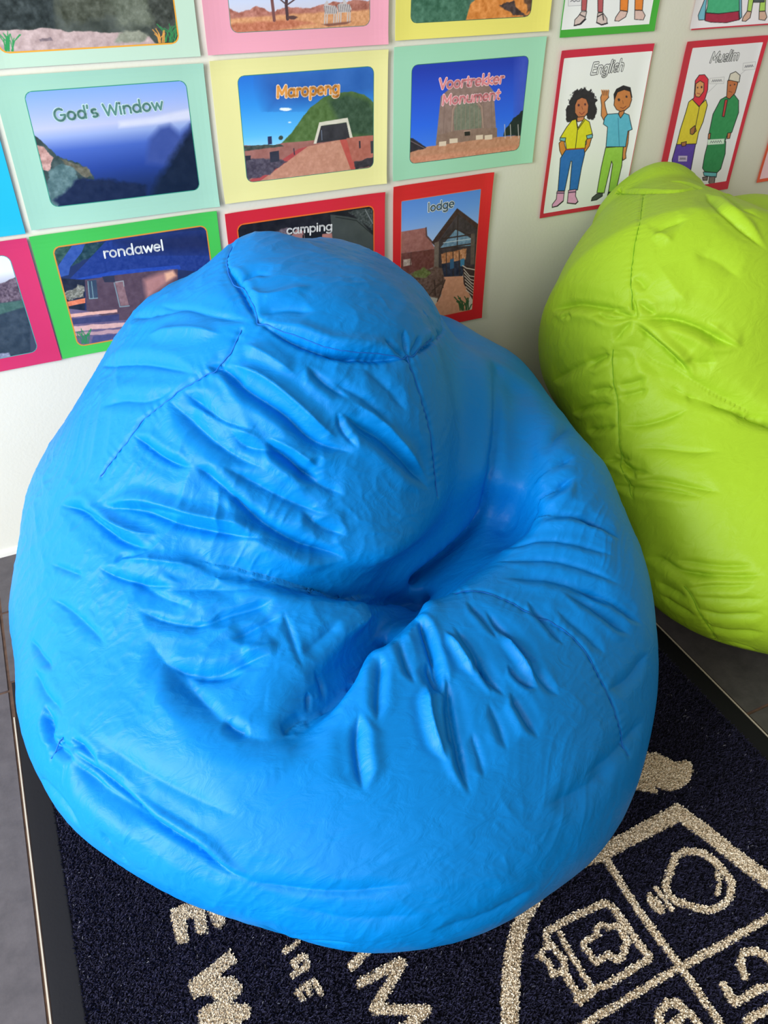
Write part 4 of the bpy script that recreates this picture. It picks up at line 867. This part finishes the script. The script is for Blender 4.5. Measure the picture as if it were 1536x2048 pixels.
cx, cz = by_corner((773.7, 85.7), 'BR', W_, H_)
P = Poster('landscape_poster', 'pink poster with zebras standing in dry grassland', W_, H_, cx, cz, -.4, (240, 168, 190), 10)
def f(A):
    A.grad([(-150, (120, 160, 220)), (0, (190, 200, 226)), (20, (196, 196, 214)), (80, (190, 150, 120))])
    A.poly(ZB(80, 20, 130, 40, 170, 60, 240, 25, 300, 50, 380, 30, 480, 30, 560, 10, 680, 0, 760, 0, 760, 80, 80, 110), (164, 104, 92), .16, 200, 1, 2, 5)
    A.poly(ZB(80, 85, 400, 60, 760, 40, 760, 200, 80, 200), (204, 146, 104), .12, 260, 2, 5, 2); A.poly(ZB(80, 110, 400, 85, 500, 100, 300, 140, 80, 160), (182, 110, 84), .12, 260, 3, 6, 3)
    A.line(ZB(378, -60, 374, 20, 380, 82), 6, (70, 50, 56)); A.line(ZB(378, 20, 420, -10, 460, -40), 3, (76, 56, 60)); A.line(ZB(376, 20, 330, -20), 3, (76, 56, 60)); A.blob(*ZB(400, 75)[0], 12, 5, (84, 56, 56)); A.line(ZB(310, -20, 322, 88), 6, (110, 70, 70))
    for x0, y0, k in ((560, 45, 1), (620, 38, -1)):
        A.poly(ZB(x0-22, y0-18, x0-8, y0-26, x0+32, y0-20, x0+40, y0, x0+34, y0+14, x0-16, y0+16), (196, 190, 190)); A.poly(ZB(x0-22*k, y0-20, x0-10*k, y0-44, x0-2*k, y0-40, x0-4*k, y0-8), (186, 180, 182))
        for l in (-16, -6, 24, 34): A.line(ZB(x0+l, y0+8, x0+l-2, y0+60), 2.6, (186, 176, 174))
        for l in range(7): A.line(ZB(x0-18+l*8, y0-20, x0-14+l*8, y0+12), 1.2, (70, 62, 72))
    A.poly(ZB(530, 105, 660, 92, 640, 104, 560, 114), (120, 76, 66), .05, 200, 7, 3)
P.picture(ZB(105, -330, 735, -350, 742, 92, 125, 160), f, edge=((120, 140, 130), .0010))
cx, cz = by_corner((1093.7, 60), 'BR', W_, H_)
P = Poster('landscape_poster', 'strong yellow poster with green slope and orange rock picture', W_, H_, cx, cz, -.3, (240, 232, 120), 11)
def f(A):
    A.fill((70, 104, 92), .12, 130); A.poly(ZB(900, -300, 1180, -300, 1170, 110, 900, 110), (58, 104, 84), .14, 140, 1, 6, 5)
    A.poly(ZB(1160, 90, 1180, 20, 1240, -40, 1500, -100, 1500, 90, 1170, 110), (206, 128, 60), .14, 160, 2, 2, 3); A.poly(ZB(1310, 20, 1370, 0, 1400, 50, 1440, 65, 1370, 66, 1330, 40), (64, 50, 52), .12, 200, 3, 2, 5)
    A.poly(ZB(1400, -60, 1500, -60, 1500, 66, 1430, 50), (92, 66, 52), .12, 200, 4, 4, 6)
P.picture(ZB(925, -330, 1475, -360, 1458, 62, 928, 106), f, edge=((70, 110, 90), .0010))

# costume cards on the right: white inner sheet, coloured border
K = (26, 24, 30)
def shapes(A, items):
    for pts, c in items:
        A.poly(pts, c, .03, 200)
        A.line(pts, 1.3, K, closed=True)
P = Poster('portrait_poster', 'red bordered card titled English, two children in bright clothes', H_, W_, 1.075, .635, -.13, (214, 52, 78), 12)
def f(A):
    A.fill((232, 234, 240), .006, 20)
    # child with curly hair
    A.blob(*ZC(310, 660)[0], 27, 25, (40, 38, 44), .03, 200, .22); A.blob(*ZC(245, 740)[0], 15, 20, (40, 38, 44), .03, 200, .25, 1); A.blob(*ZC(360, 725)[0], 13, 18, (40, 38, 44), .03, 200, .25, 2); A.blob(*ZC(215, 780)[0], 6, 8, (40, 38, 44), 0, 200, .25, 3)
    shapes(A, [(ZC(255, 690, 270, 655, 300, 640, 330, 650, 345, 690, 340, 740, 310, 775, 280, 775, 255, 740), (186, 112, 74)), (ZC(270, 770, 315, 765, 318, 790, 272, 800, 268, 785), (200, 128, 84)),
      (ZC(190, 900, 150, 940, 155, 990, 170, 1025, 200, 1000, 185, 940), (206, 128, 58)), (ZC(330, 905, 365, 905, 350, 960, 318, 1005, 300, 985, 330, 945), (206, 128, 58)),
      (ZC(195, 985, 315, 975, 320, 1010, 300, 1100, 275, 1250, 222, 1250, 236, 1060, 228, 1060, 190, 1255, 145, 1255, 160, 1040), (38, 104, 190)),
      (ZC(235, 790, 262, 782, 275, 840, 315, 778, 350, 800, 372, 890, 335, 912, 325, 930, 322, 975, 200, 980, 190, 920, 158, 905, 200, 835), (214, 208, 40)),
      (ZC(158, 905, 195, 905, 190, 930, 155, 922), (110, 176, 190)), (ZC(330, 890, 370, 880, 370, 905, 335, 912), (110, 176, 190)),
      (ZC(140, 1258, 188, 1258, 182, 1320, 140, 1355, 108, 1365, 108, 1345, 135, 1310), (224, 160, 206)), (ZC(215, 1252, 265, 1245, 262, 1290, 278, 1325, 262, 1340, 208, 1335), (224, 160, 206))])
    A.line(ZC(195, 982, 318, 974), 2.4, (150, 60, 40)); A.line(ZC(262, 782, 272, 850, 258, 975), 1.2, K); A.line(ZC(275, 850, 318, 790), 1.2, K)
    A.blob(*ZC(280, 690)[0], 2.6, 3, (70, 40, 50)); A.blob(*ZC(322, 685)[0], 2.6, 3, (70, 40, 50)); A.line(ZC(285, 738, 300, 752, 318, 735), 1.4, (130, 50, 50)); A.line(ZC(300, 700, 306, 718), 1, (110, 60, 50))
    A.line(ZC(138, 1270, 186, 1270), 2.5, (90, 60, 100)); A.line(ZC(216, 1266, 262, 1262), 2.5, (90, 60, 100)); A.line(ZC(108, 1364, 142, 1356, 180, 1324), 2, K); A.line(ZC(208, 1336, 262, 1342, 278, 1326), 2, K)
    # child waving
    shapes(A, [(ZC(430, 690, 428, 760, 445, 790, 470, 760, 455, 700, 450, 670, 478, 640, 470, 600, 440, 600, 424, 640), (206, 134, 80)), (ZC(518, 640, 530, 600, 575, 580, 620, 600, 630, 655, 615, 700, 570, 738, 530, 720, 512, 690), (196, 122, 68)),
      (ZC(515, 655, 512, 620, 530, 585, 575, 562, 620, 575, 632, 640, 620, 600, 580, 588, 535, 605), (34, 32, 38)), (ZC(545, 735, 580, 725, 578, 760, 556, 776, 545, 760), (196, 122, 68)),
      (ZC(595, 860, 612, 860, 605, 940, 590, 1010, 592, 1040, 572, 1055, 568, 1010, 580, 940), (206, 134, 80)),
      (ZC(458, 970, 575, 962, 565, 1090, 525, 1265, 478, 1262, 505, 1080, 498, 1060, 450, 1270, 402, 1268, 430, 1100), (150, 200, 76)),
      (ZC(470, 750, 540, 745, 556, 776, 580, 742, 612, 755, 632, 850, 605, 862, 590, 965, 460, 965, 470, 835, 442, 815, 450, 775), (90, 180, 214)),
      (ZC(402, 1275, 440, 1268, 438, 1290, 400, 1315, 365, 1322, 372, 1300), (70, 78, 76)), (ZC(476, 1266, 500, 1264, 490, 1290, 470, 1300), (60, 68, 66))])
    for k in range(4): A.line(ZC(438+k*11, 625, 432+k*14, 592), 2.6, (206, 134, 80)); A.line(ZC(443+k*11, 625, 438+k*14, 594), .9, K)
    A.blob(*ZC(545, 655)[0], 2.8, 3.2, (50, 40, 50)); A.blob(*ZC(595, 635)[0], 2.8, 3.2, (50, 40, 50)); A.line(ZC(555, 705, 572, 712, 592, 698), 1.3, (110, 50, 40)); A.line(ZC(570, 660, 574, 682), 1, (120, 70, 50)); A.line(ZC(540, 775, 548, 960), 1, (40, 110, 150))
P.picture(ZC(175, 380, 745, 338, 590, 1320, 55, 1402), f, rad=.0012, cell=.0007, name='inner_sheet')
P.text('English', ZC(360, 487)[0], ZC(568, 462)[0], .0118, .0030, (236, 238, 242), (58, 58, 66), .0010, slant=.18)
P = Poster('portrait_poster', 'red bordered card titled Muslim, two figures in long robes, above green bean bag', H_, W_, 1.364, .633, -.08, (214, 52, 72), 13)
def f(A):
    A.fill((228, 228, 236), .006, 20)
    shapes(A, [(ZC(925, 945, 1052, 940, 1010, 1160, 900, 1160, 895, 1050), (84, 60, 160)), (ZC(1030, 650, 1080, 690, 1118, 655, 1128, 690, 1100, 800, 1070, 870, 1055, 945, 925, 950, 950, 850, 985, 740, 1005, 670), (214, 196, 52)),
      (ZC(1040, 640, 1048, 530, 1075, 492, 1110, 490, 1134, 520, 1130, 590, 1112, 650, 1075, 700, 1030, 655), (214, 46, 66)), (ZC(1046, 610, 1052, 550, 1080, 530, 1106, 545, 1104, 600, 1075, 638, 1052, 635), (214, 150, 96)),
      (ZC(1015, 850, 1045, 825, 1055, 860, 1030, 885, 1015, 880), (160, 104, 60)), (ZC(955, 938, 990, 930, 985, 958, 960, 962), (160, 104, 60)),
      (ZC(1100, 1130, 1190, 1135, 1185, 1165, 1105, 1155), (96, 176, 190)), (ZC(1095, 1165, 1130, 1160, 1125, 1185, 1098, 1185), (120, 108, 110)), (ZC(1140, 1162, 1178, 1160, 1172, 1205, 1150, 1215, 1135, 1200), (120, 108, 110)),
      (ZC(1130, 945, 1250, 930, 1245, 1010, 1215, 1110, 1190, 1135, 1110, 1128, 1095, 1105, 1110, 1020), (42, 132, 78)), (ZC(1140, 870, 1165, 750, 1215, 655, 1250, 635, 1270, 650, 1305, 620, 1335, 660, 1335, 740, 1290, 870, 1262, 880, 1245, 930, 1130, 940), (44, 140, 82)),
      (ZC(1135, 880, 1150, 875, 1145, 915, 1132, 912), (190, 116, 72)), (ZC(1262, 875, 1285, 872, 1275, 910, 1258, 912), (190, 116, 72)), (ZC(1258, 590, 1262, 530, 1310, 520, 1330, 545, 1312, 610, 1275, 650, 1255, 640), (190, 110, 66)),
      (ZC(1268, 525, 1280, 485, 1315, 470, 1345, 495, 1338, 540), (214, 208, 196)), (ZC(1245, 655, 1262, 655, 1240, 768, 1226, 765), (190, 60, 60))])
    A.blob(*ZC(1064, 575)[0], 2, 2.6, (50, 40, 50)); A.blob(*ZC(1090, 572)[0], 2, 2.6, (50, 40, 50)); A.line(ZC(1060, 612, 1080, 618), 1.4, (150, 50, 50)); A.blob(*ZC(1280, 560)[0], 1.8, 2.2, (50, 40, 50)); A.blob(*ZC(1308, 555)[0], 1.8, 2.2, (50, 40, 50)); A.line(ZC(1035, 660, 1075, 705, 1040, 880), 1.1, K); A.line(ZC(1270, 600, 1290, 606), 1.2, (110, 50, 40))
    for q in (ZC(938, 1025, 995, 1025, 992, 1060, 936, 1060), ZC(1130, 918, 1240, 912, 1238, 945, 1130, 952), ZC(1145, 515, 1240, 505, 1236, 548, 1142, 550), ZC(1365, 415, 1445, 405, 1440, 455, 1362, 462)):
        c = (190, 170, 214) if q[0][1] > 305 and q[0][0] < 1360 else ((206, 232, 214) if q[0][1] > 250 else (226, 226, 232))
        A.poly(q, c); A.line(q, .7, (170, 170, 180), closed=True)
        a = np.array(q[0])*.5+np.array(q[3])*.5; b_ = np.array(q[1])*.5+np.array(q[2])*.5
        A.line([tuple(a+(b_-a)*(.15+.07*k)+np.array([0, 2.2*(-1)**k])) for k in range(11)], 1, (96, 96, 110))
    A.line(ZC(1190, 552, 1130, 610), .7, (170, 170, 180)); A.line(ZC(1380, 460, 1345, 490), .7, (170, 170, 180))
P.picture(ZC(1008, 312, 1495, 280, 1240, 1212, 850, 1232), f, rad=.0012, cell=.0007, name='inner_sheet')
P.text('Muslim', ZC(1145, 408)[0], ZC(1325, 392)[0], .0110, .0028, (232, 234, 240), (58, 58, 66), .0010, slant=.18)
cx, cz = by_corner((1117, 75.2), 'BL', H_, W_)
P = Poster('portrait_poster', 'green bordered card showing sandalled feet of two figures, at the top edge', H_, W_, cx, cz, -.1, (72, 176, 62), 14)
def f(A):
    A.fill((232, 234, 240), .006, 20)
    shapes(A, [(ZC(305, -200, 350, -200, 332, 70, 300, 68), (178, 84, 90)), (ZC(405, -200, 450, -200, 440, 80, 408, 78), (178, 84, 90)), (ZC(560, -200, 620, -200, 603, 72, 553, 66), (226, 128, 48)), (ZC(655, -200, 720, -200, 700, 66, 650, 64), (226, 128, 48)),
      (ZC(300, 75, 335, 75, 325, 120, 290, 155, 252, 166, 256, 130, 280, 105), (206, 186, 184)), (ZC(408, 84, 440, 82, 468, 120, 468, 150, 432, 160, 400, 145), (206, 186, 184)), (ZC(555, 68, 603, 75, 590, 110, 545, 138, 518, 136, 525, 112), (214, 182, 176)), (ZC(650, 66, 700, 68, 718, 100, 705, 130, 648, 126), (214, 182, 176))])
    A.line(ZC(290, 95, 325, 112), 2, K); A.line(ZC(405, 110, 440, 90, 445, 130), 2, K); A.line(ZC(252, 168, 295, 158, 328, 125), 2.4, K); A.line(ZC(400, 148, 432, 163, 470, 152), 2.4, K)
    q = ZC(212, -20, 300, -24, 298, 34, 212, 38); A.poly(q, (226, 226, 232)); A.line(q, .8, (150, 150, 160), closed=True); A.line(ZC(228, 8, 240, 0, 252, 10, 264, 2, 276, 8, 290, 4), 1.4, (70, 70, 84))
P.picture(ZC(300, -900, 930, -940, 755, 165, 170, 186), f, rad=.0012, name='inner_sheet')
cx, cz = by_corner((1378.6, 60), 'BL', H_, W_)
P = Poster('portrait_poster', 'red bordered card cut off in the top right corner, green skirt with red hem', H_, W_, cx, cz, -.1, (214, 50, 76), 15)
def f(A):
    A.fill((232, 228, 238), .006, 20)
    shapes(A, [(ZC(1130, -60, 1110, 130, 1070, 130, 1066, 100, 1100, 20), (110, 180, 206)), (ZC(1140, -200, 1340, -200, 1340, 70, 1300, 82, 1200, 88, 1118, 82, 1130, 40), (64, 170, 124)), (ZC(1118, 84, 1200, 90, 1332, 72, 1335, 128, 1250, 148, 1150, 145, 1112, 135), (160, 36, 66)), (ZC(1336, -60, 1352, -60, 1352, 110, 1338, 124), (110, 170, 196)),
      (ZC(1405, -60, 1440, -60, 1415, 75, 1388, 70), (170, 210, 96)), (ZC(1480, -60, 1512, -60, 1506, 70, 1466, 72), (170, 210, 96)), (ZC(1388, 72, 1415, 76, 1405, 115, 1375, 138, 1352, 136, 1360, 112), (206, 168, 150)), (ZC(1466, 74, 1506, 72, 1515, 110, 1500, 132, 1462, 126), (206, 168, 150)), (ZC(1425, -60, 1500, -60, 1500, 12, 1430, 14), (70, 84, 84))])
P.picture(ZC(1195, -900, 1800, -940, 1680, 152, 1046, 172), f, rad=.0012, name='inner_sheet')
cx, cz = by_corner((1510, 364.7), 'BL', H_, W_)
P = Poster('portrait_poster', 'orange and red bordered card at the right edge, only a pink corner showing', H_, W_, cx, cz, -.1, (236, 96, 60), 16)
P.picture(.007, lambda A: A.fill((238, 200, 214), .01, 20), rad=.0012, name='inner_sheet')
# ------------------------------------------------------------------ doormat
MX0, MX1, MY0, MY1 = -.199, .842, -.60, .999
mat_root = empty('doormat', ((MX0+MX1)/2, (MY0+MY1)/2, 0))
tag(mat_root, 'dark navy pile doormat with cream emblem and lettering under the blue bean bag', 'doormat')
Minv = Matrix.Translation(-Vector(((MX0+MX1)/2, (MY0+MY1)/2, 0)))
def onto_mat(o): o.parent = mat_root; o.data.transform(Minv); return o
mt_rub, nt, b = new_mat('black_rubber', (22, 22, 27), .7, .2)
noise_bump(nt, b, 240, .2, .001)
mt_back, nt, b = new_mat('mat_backing', (12, 12, 22), .9, .2)
bm = bmesh.new()
BW = .036
def strip(bm, prof, loop):
    # rubber border swept round the mat, mitred at the corners
    rows = []
    for (d, z) in prof:
        rows.append([bm.verts.new((x, y, z)) for x, y in ((MX0+d, MY0+d), (MX1-d, MY0+d), (MX1-d, MY1-d), (MX0+d, MY1-d))])
    for a, c in zip(rows[:-1], rows[1:]):
        for k in range(4): bm.faces.new((a[k], a[(k+1) % 4], c[(k+1) % 4], c[k]))
strip(bm, [(0, .0003), (.0005, .0022), (.003, .0030), (.012, .0048), (BW-.006, .0062), (BW-.002, .0066), (BW, .0060), (BW, .001)], 0)
onto_mat(bm_obj('rubber_border', bm, mt_rub, smooth=True))
onto_mat(box_obj('backing', MX0+BW, MX1-BW, MY0+BW, MY1-BW, .0004, .0050, mt_back))
mt_edge, nt, b = new_mat('pale_edging', (196, 186, 168), .5, .5)
for x0, x1, y1 in ((MX0-.0030, MX0-.0009, .925), (MX1+.0006, MX1+.0022, .999)):
    o = box_obj('edging', x0, x1, MY0, y1, .0002, .0030, mt_edge); onto_mat(o)

def pile_mat(name, stops):
    mt, nt, b = new_mat(name, (20, 20, 30), .85, .25)
    at_ = nt.nodes.new('ShaderNodeAttribute'); at_.attribute_name = 'tint'
    r = nt.nodes.new('ShaderNodeValToRGB')
    while len(r.color_ramp.elements) < len(stops): r.color_ramp.elements.new(.5)
    for e, (p, c) in zip(r.color_ramp.elements, stops): e.position = p; e.color = (*lin(c), 1)
    nt.links.new(at_.outputs['Fac'], r.inputs[0]); nt.links.new(r.outputs[0], b.inputs['Base Color']); return mt
mt_navy = pile_mat('navy_pile', [(0, (20, 20, 36)), (.6, (32, 31, 56)), (.992, (48, 48, 76)), (.997, (120, 120, 130))])
mt_cream = pile_mat('cream_pile', [(0, (216, 196, 168)), (.5, (240, 226, 202)), (1, (250, 242, 226))])
Z7 = lambda *a: [(1000+a[i]/2.866, 1450+a[i+1]/2.866) for i in range(0, len(a), 2)]
ZE1 = lambda *a: [(330+a[i]/7.64, 1780+a[i+1]/7.64) for i in range(0, len(a), 2)]
ZN = lambda *a: [(540+a[i]/4.267, 1860+a[i+1]/4.267) for i in range(0, len(a), 2)]
# ('p', polygon) or ('s', stroke, width), given where they show in the photograph and laid flat on the mat
def S(pts, w): return ('s', pts, w)
SHAPES = [
 ('emblem', None, [('p', Z7(1012, 452, 880, 520, 740, 600, 590, 680, 440, 780, 300, 870, 200, 950, 110, 1050, 60, 1150, 25, 1290, 5, 1450, 0, 1800, 100, 1800, 108, 1400, 130, 1230, 170, 1110, 250, 980, 350, 880, 480, 815, 600, 775, 700, 715, 850, 640, 1025, 555)),
    ('p', Z7(1012, 452, 1140, 540, 1340, 700, 1560, 865, 1560, 965, 1330, 790, 1170, 660, 1025, 555, 990, 500)), S(Z7(605, 775, 800, 1080, 1040, 1400, 1320, 1800), 13), S(Z7(1600, 1060, 1300, 1240, 1060, 1370, 1000, 1400, 800, 1520, 340, 1800), 14)]),
 ('light_bulb', 'emblem', [S(Z7(945, 930, 960, 860, 985, 800, 1000, 750, 1060, 722, 1150, 730, 1220, 775, 1280, 840, 1320, 900, 1320, 970, 1280, 1030, 1200, 1060, 1110, 1045, 1060, 1025, 1000, 1010, 960, 970, 945, 930), 13), S(Z7(1240, 850, 1256, 900, 1240, 965), 8), S(Z7(885, 932, 930, 990, 978, 1055), 7), ('p', Z7(848, 955, 900, 1000, 942, 1050, 920, 1082, 870, 1060, 836, 1000))]),
 ('book', 'emblem', [S(Z7(262, 1185, 420, 1095, 590, 1020, 640, 1040, 700, 1130, 780, 1240, 855, 1330, 720, 1420, 600, 1490, 500, 1520, 455, 1585), 13), S(Z7(335, 1190, 400, 1310, 460, 1410, 520, 1500), 9), S(Z7(260, 1190, 262, 1240, 310, 1280, 362, 1350, 365, 1420, 400, 1480, 450, 1560), 13), S(Z7(268, 1270, 215, 1322, 262, 1345, 292, 1400, 290, 1432, 350, 1405), 10), S(Z7(450, 1570, 510, 1525), 20)]),
 ('cross', 'book', [S(Z7(480, 1240, 550, 1200, 545, 1162, 580, 1145, 620, 1162, 660, 1150, 690, 1170, 700, 1200, 730, 1248, 700, 1270, 710, 1310, 670, 1350, 620, 1312, 590, 1330, 540, 1360, 510, 1310, 470, 1270, 480, 1240), 11)]),
 ('numeral', 'emblem', [S(Z7(1400, 1440, 1370, 1370, 1390, 1310, 1440, 1290, 1500, 1310, 1560, 1365), 14)]), ('numeral', 'emblem', [S(Z7(1275, 1490, 1340, 1590, 1400, 1560, 1470, 1515, 1560, 1500), 15)]),
 ('numeral', 'emblem', [S(Z7(1410, 1690, 1480, 1650, 1560, 1615), 16)]),
 ('numeral', 'emblem', [S(Z7(912, 1740, 905, 1650, 950, 1590, 1005, 1585, 1045, 1625, 1050, 1660, 1000, 1700, 960, 1740), 15), S(Z7(1050, 1640, 1100, 1670, 1150, 1740), 13)]),
 ('motif', None, [('p', Z7(850, 160, 900, 165, 960, 195, 1000, 215, 1060, 205, 1090, 215, 1102, 260, 1080, 320, 1030, 362, 980, 375, 920, 365, 882, 346, 905, 400, 860, 382, 740, 365, 700, 300, 790, 240, 830, 252, 815, 225, 780, 180))]),
 ('letter', None, [('p', ZE1(75, 380, 300, 360, 350, 800, 180, 815)), ('p', ZE1(75, 400, 95, 290, 330, 205, 620, 150, 600, 330, 640, 640, 480, 680, 440, 430, 370, 420, 310, 470)), ('p', ZE1(600, 130, 870, 150, 905, 510, 840, 580, 770, 570, 700, 440, 650, 330))]),
 ('letter', None, [('p', ZE1(985, 900, 1080, 1090, 870, 1270, 850, 1340, 1050, 1330, 1180, 1480, 1160, 1560, 1000, 1690, 1020, 1740, 1280, 1730, 1300, 1860, 1280, 1950, 1100, 2050, 1000, 2200, 560, 2200, 495, 1930, 540, 1810, 780, 1680, 740, 1620, 600, 1590, 440, 1640, 360, 1500, 360, 1400, 700, 1140))]),
 ('letter', None, [S(ZN(122, 180, 230, 110), 10)]), ('letter', None, [S(ZN(188, 275, 285, 215, 312, 320, 250, 350, 190, 385), 10), S(ZN(195, 275, 225, 335), 9)]),
 ('letter', None, [S(ZN(232, 520, 375, 432), 11), S(ZN(235, 530, 272, 582), 10), S(ZN(315, 465, 335, 540), 10), S(ZN(378, 440, 428, 540), 9)]),
 ('letter', None, [S(ZN(698, 305, 820, 170), 18)]), ('letter', None, [S(ZN(775, 450, 1115, 265), 19), S(ZN(1120, 270, 1060, 380, 905, 640), 20), S(ZN(890, 672, 1330, 680), 20), S(ZN(1330, 690, 1100, 860), 21)]),
]
rng = np.random.RandomState(5)
def grid(x0, x1, y0, y1, st):
    X, Y = np.meshgrid(np.arange(x0, x1, st), np.arange(y0, y1, st)); X = X.ravel(); Y = Y.ravel()
    return X+(rng.rand(len(X))-.5)*st, Y+(rng.rand(len(X))-.5)*st
X, Y = grid(MX0+BW+.001, MX1-BW-.001, .02, MY1-BW-.001, .00150)
px, py = project(np.c_[X, Y, np.full(len(X), .008)])
near = (px > -60) & (px < 1600) & (py < 2110)
near |= rng.rand(len(X)) < .35
under = sdf_blue(np.c_[X, Y, np.full(len(X), .02)]) < -.035
keep = near & ~under
X, Y, px, py = X[keep], Y[keep], px[keep], py[keep]
cls = np.zeros(len(X), int)
jx, jy = px+(rng.rand(len(X))-.5)*2.2, py+(rng.rand(len(X))-.5)*2.2
for k, (nm, par, items) in enumerate(SHAPES):
    m_ = np.zeros(len(X), bool)
    for it in items:
        if it[0] == 'p': m_ |= inpoly(jx, jy, it[1])
        else: m_ |= seg_dist(jx, jy, it[1]) < it[2]/2
    cls[m_ & (cls == 0)] = k+1
def tufts(name, sel, mat, tall=1., wide=1.):
    x, y = X[sel], Y[sel]
    if wide > 1: x = np.concatenate([x+(rng.rand(len(x))-.5)*.0008 for _ in range(3)]); y = np.concatenate([y+(rng.rand(len(y))-.5)*.0008 for _ in range(3)])
    n = len(x)
    a = rng.rand(n)*2*math.pi; lean = (.0016+.0022*rng.rand(n))/max(1, wide); h = (.0035+.0028*rng.rand(n))*tall; w = (.00042+.00028*rng.rand(n))*wide
    # the pile lies a little towards the room
    dx = np.cos(a)*lean+.0004; dy = np.sin(a)*lean-.0010
    b_ = a+math.pi/2+(rng.rand(n)-.5)*1.5; wx, wy = np.cos(b_)*w, np.sin(b_)*w
    z0 = np.full(n, .0046); V = np.empty((n, 6, 3))
    for i, (t, ww, zz) in enumerate(((0, 1, 0), (.45, 1.05, .62), (1.15, .55, 1))):
        V[:, i*2] = np.c_[x+dx*t+wx*ww, y+dy*t+wy*ww, z0+h*zz]; V[:, i*2+1] = np.c_[x+dx*t-wx*ww, y+dy*t-wy*ww, z0+h*zz]
    k = np.arange(n)[:, None]*6
    F = np.concatenate([k+np.array([[0, 1, 3, 2]]), k+np.array([[2, 3, 5, 4]])])
    o = mesh_obj(name, V.reshape(-1, 3), F, mat)
    tn = rng.rand(n); at_ = o.data.attributes.new('tint', 'FLOAT', 'POINT'); at_.data.foreach_set('value', np.repeat(tn, 6).astype(np.float32))
    return o
o = onto_mat(tufts('pile', cls == 0, mt_navy)); o['kind'] = 'stuff'
made = {}
for k, (nm, par, items) in enumerate(SHAPES):
    sel = cls == k+1
    if not sel.any(): continue
    o = tufts(nm, sel, mt_cream, 1.0, 1.7); o.data.transform(Minv)
    o.parent = made['emblem'] if par else mat_root
    made.setdefault(nm, o)
    o['kind'] = 'stuff'
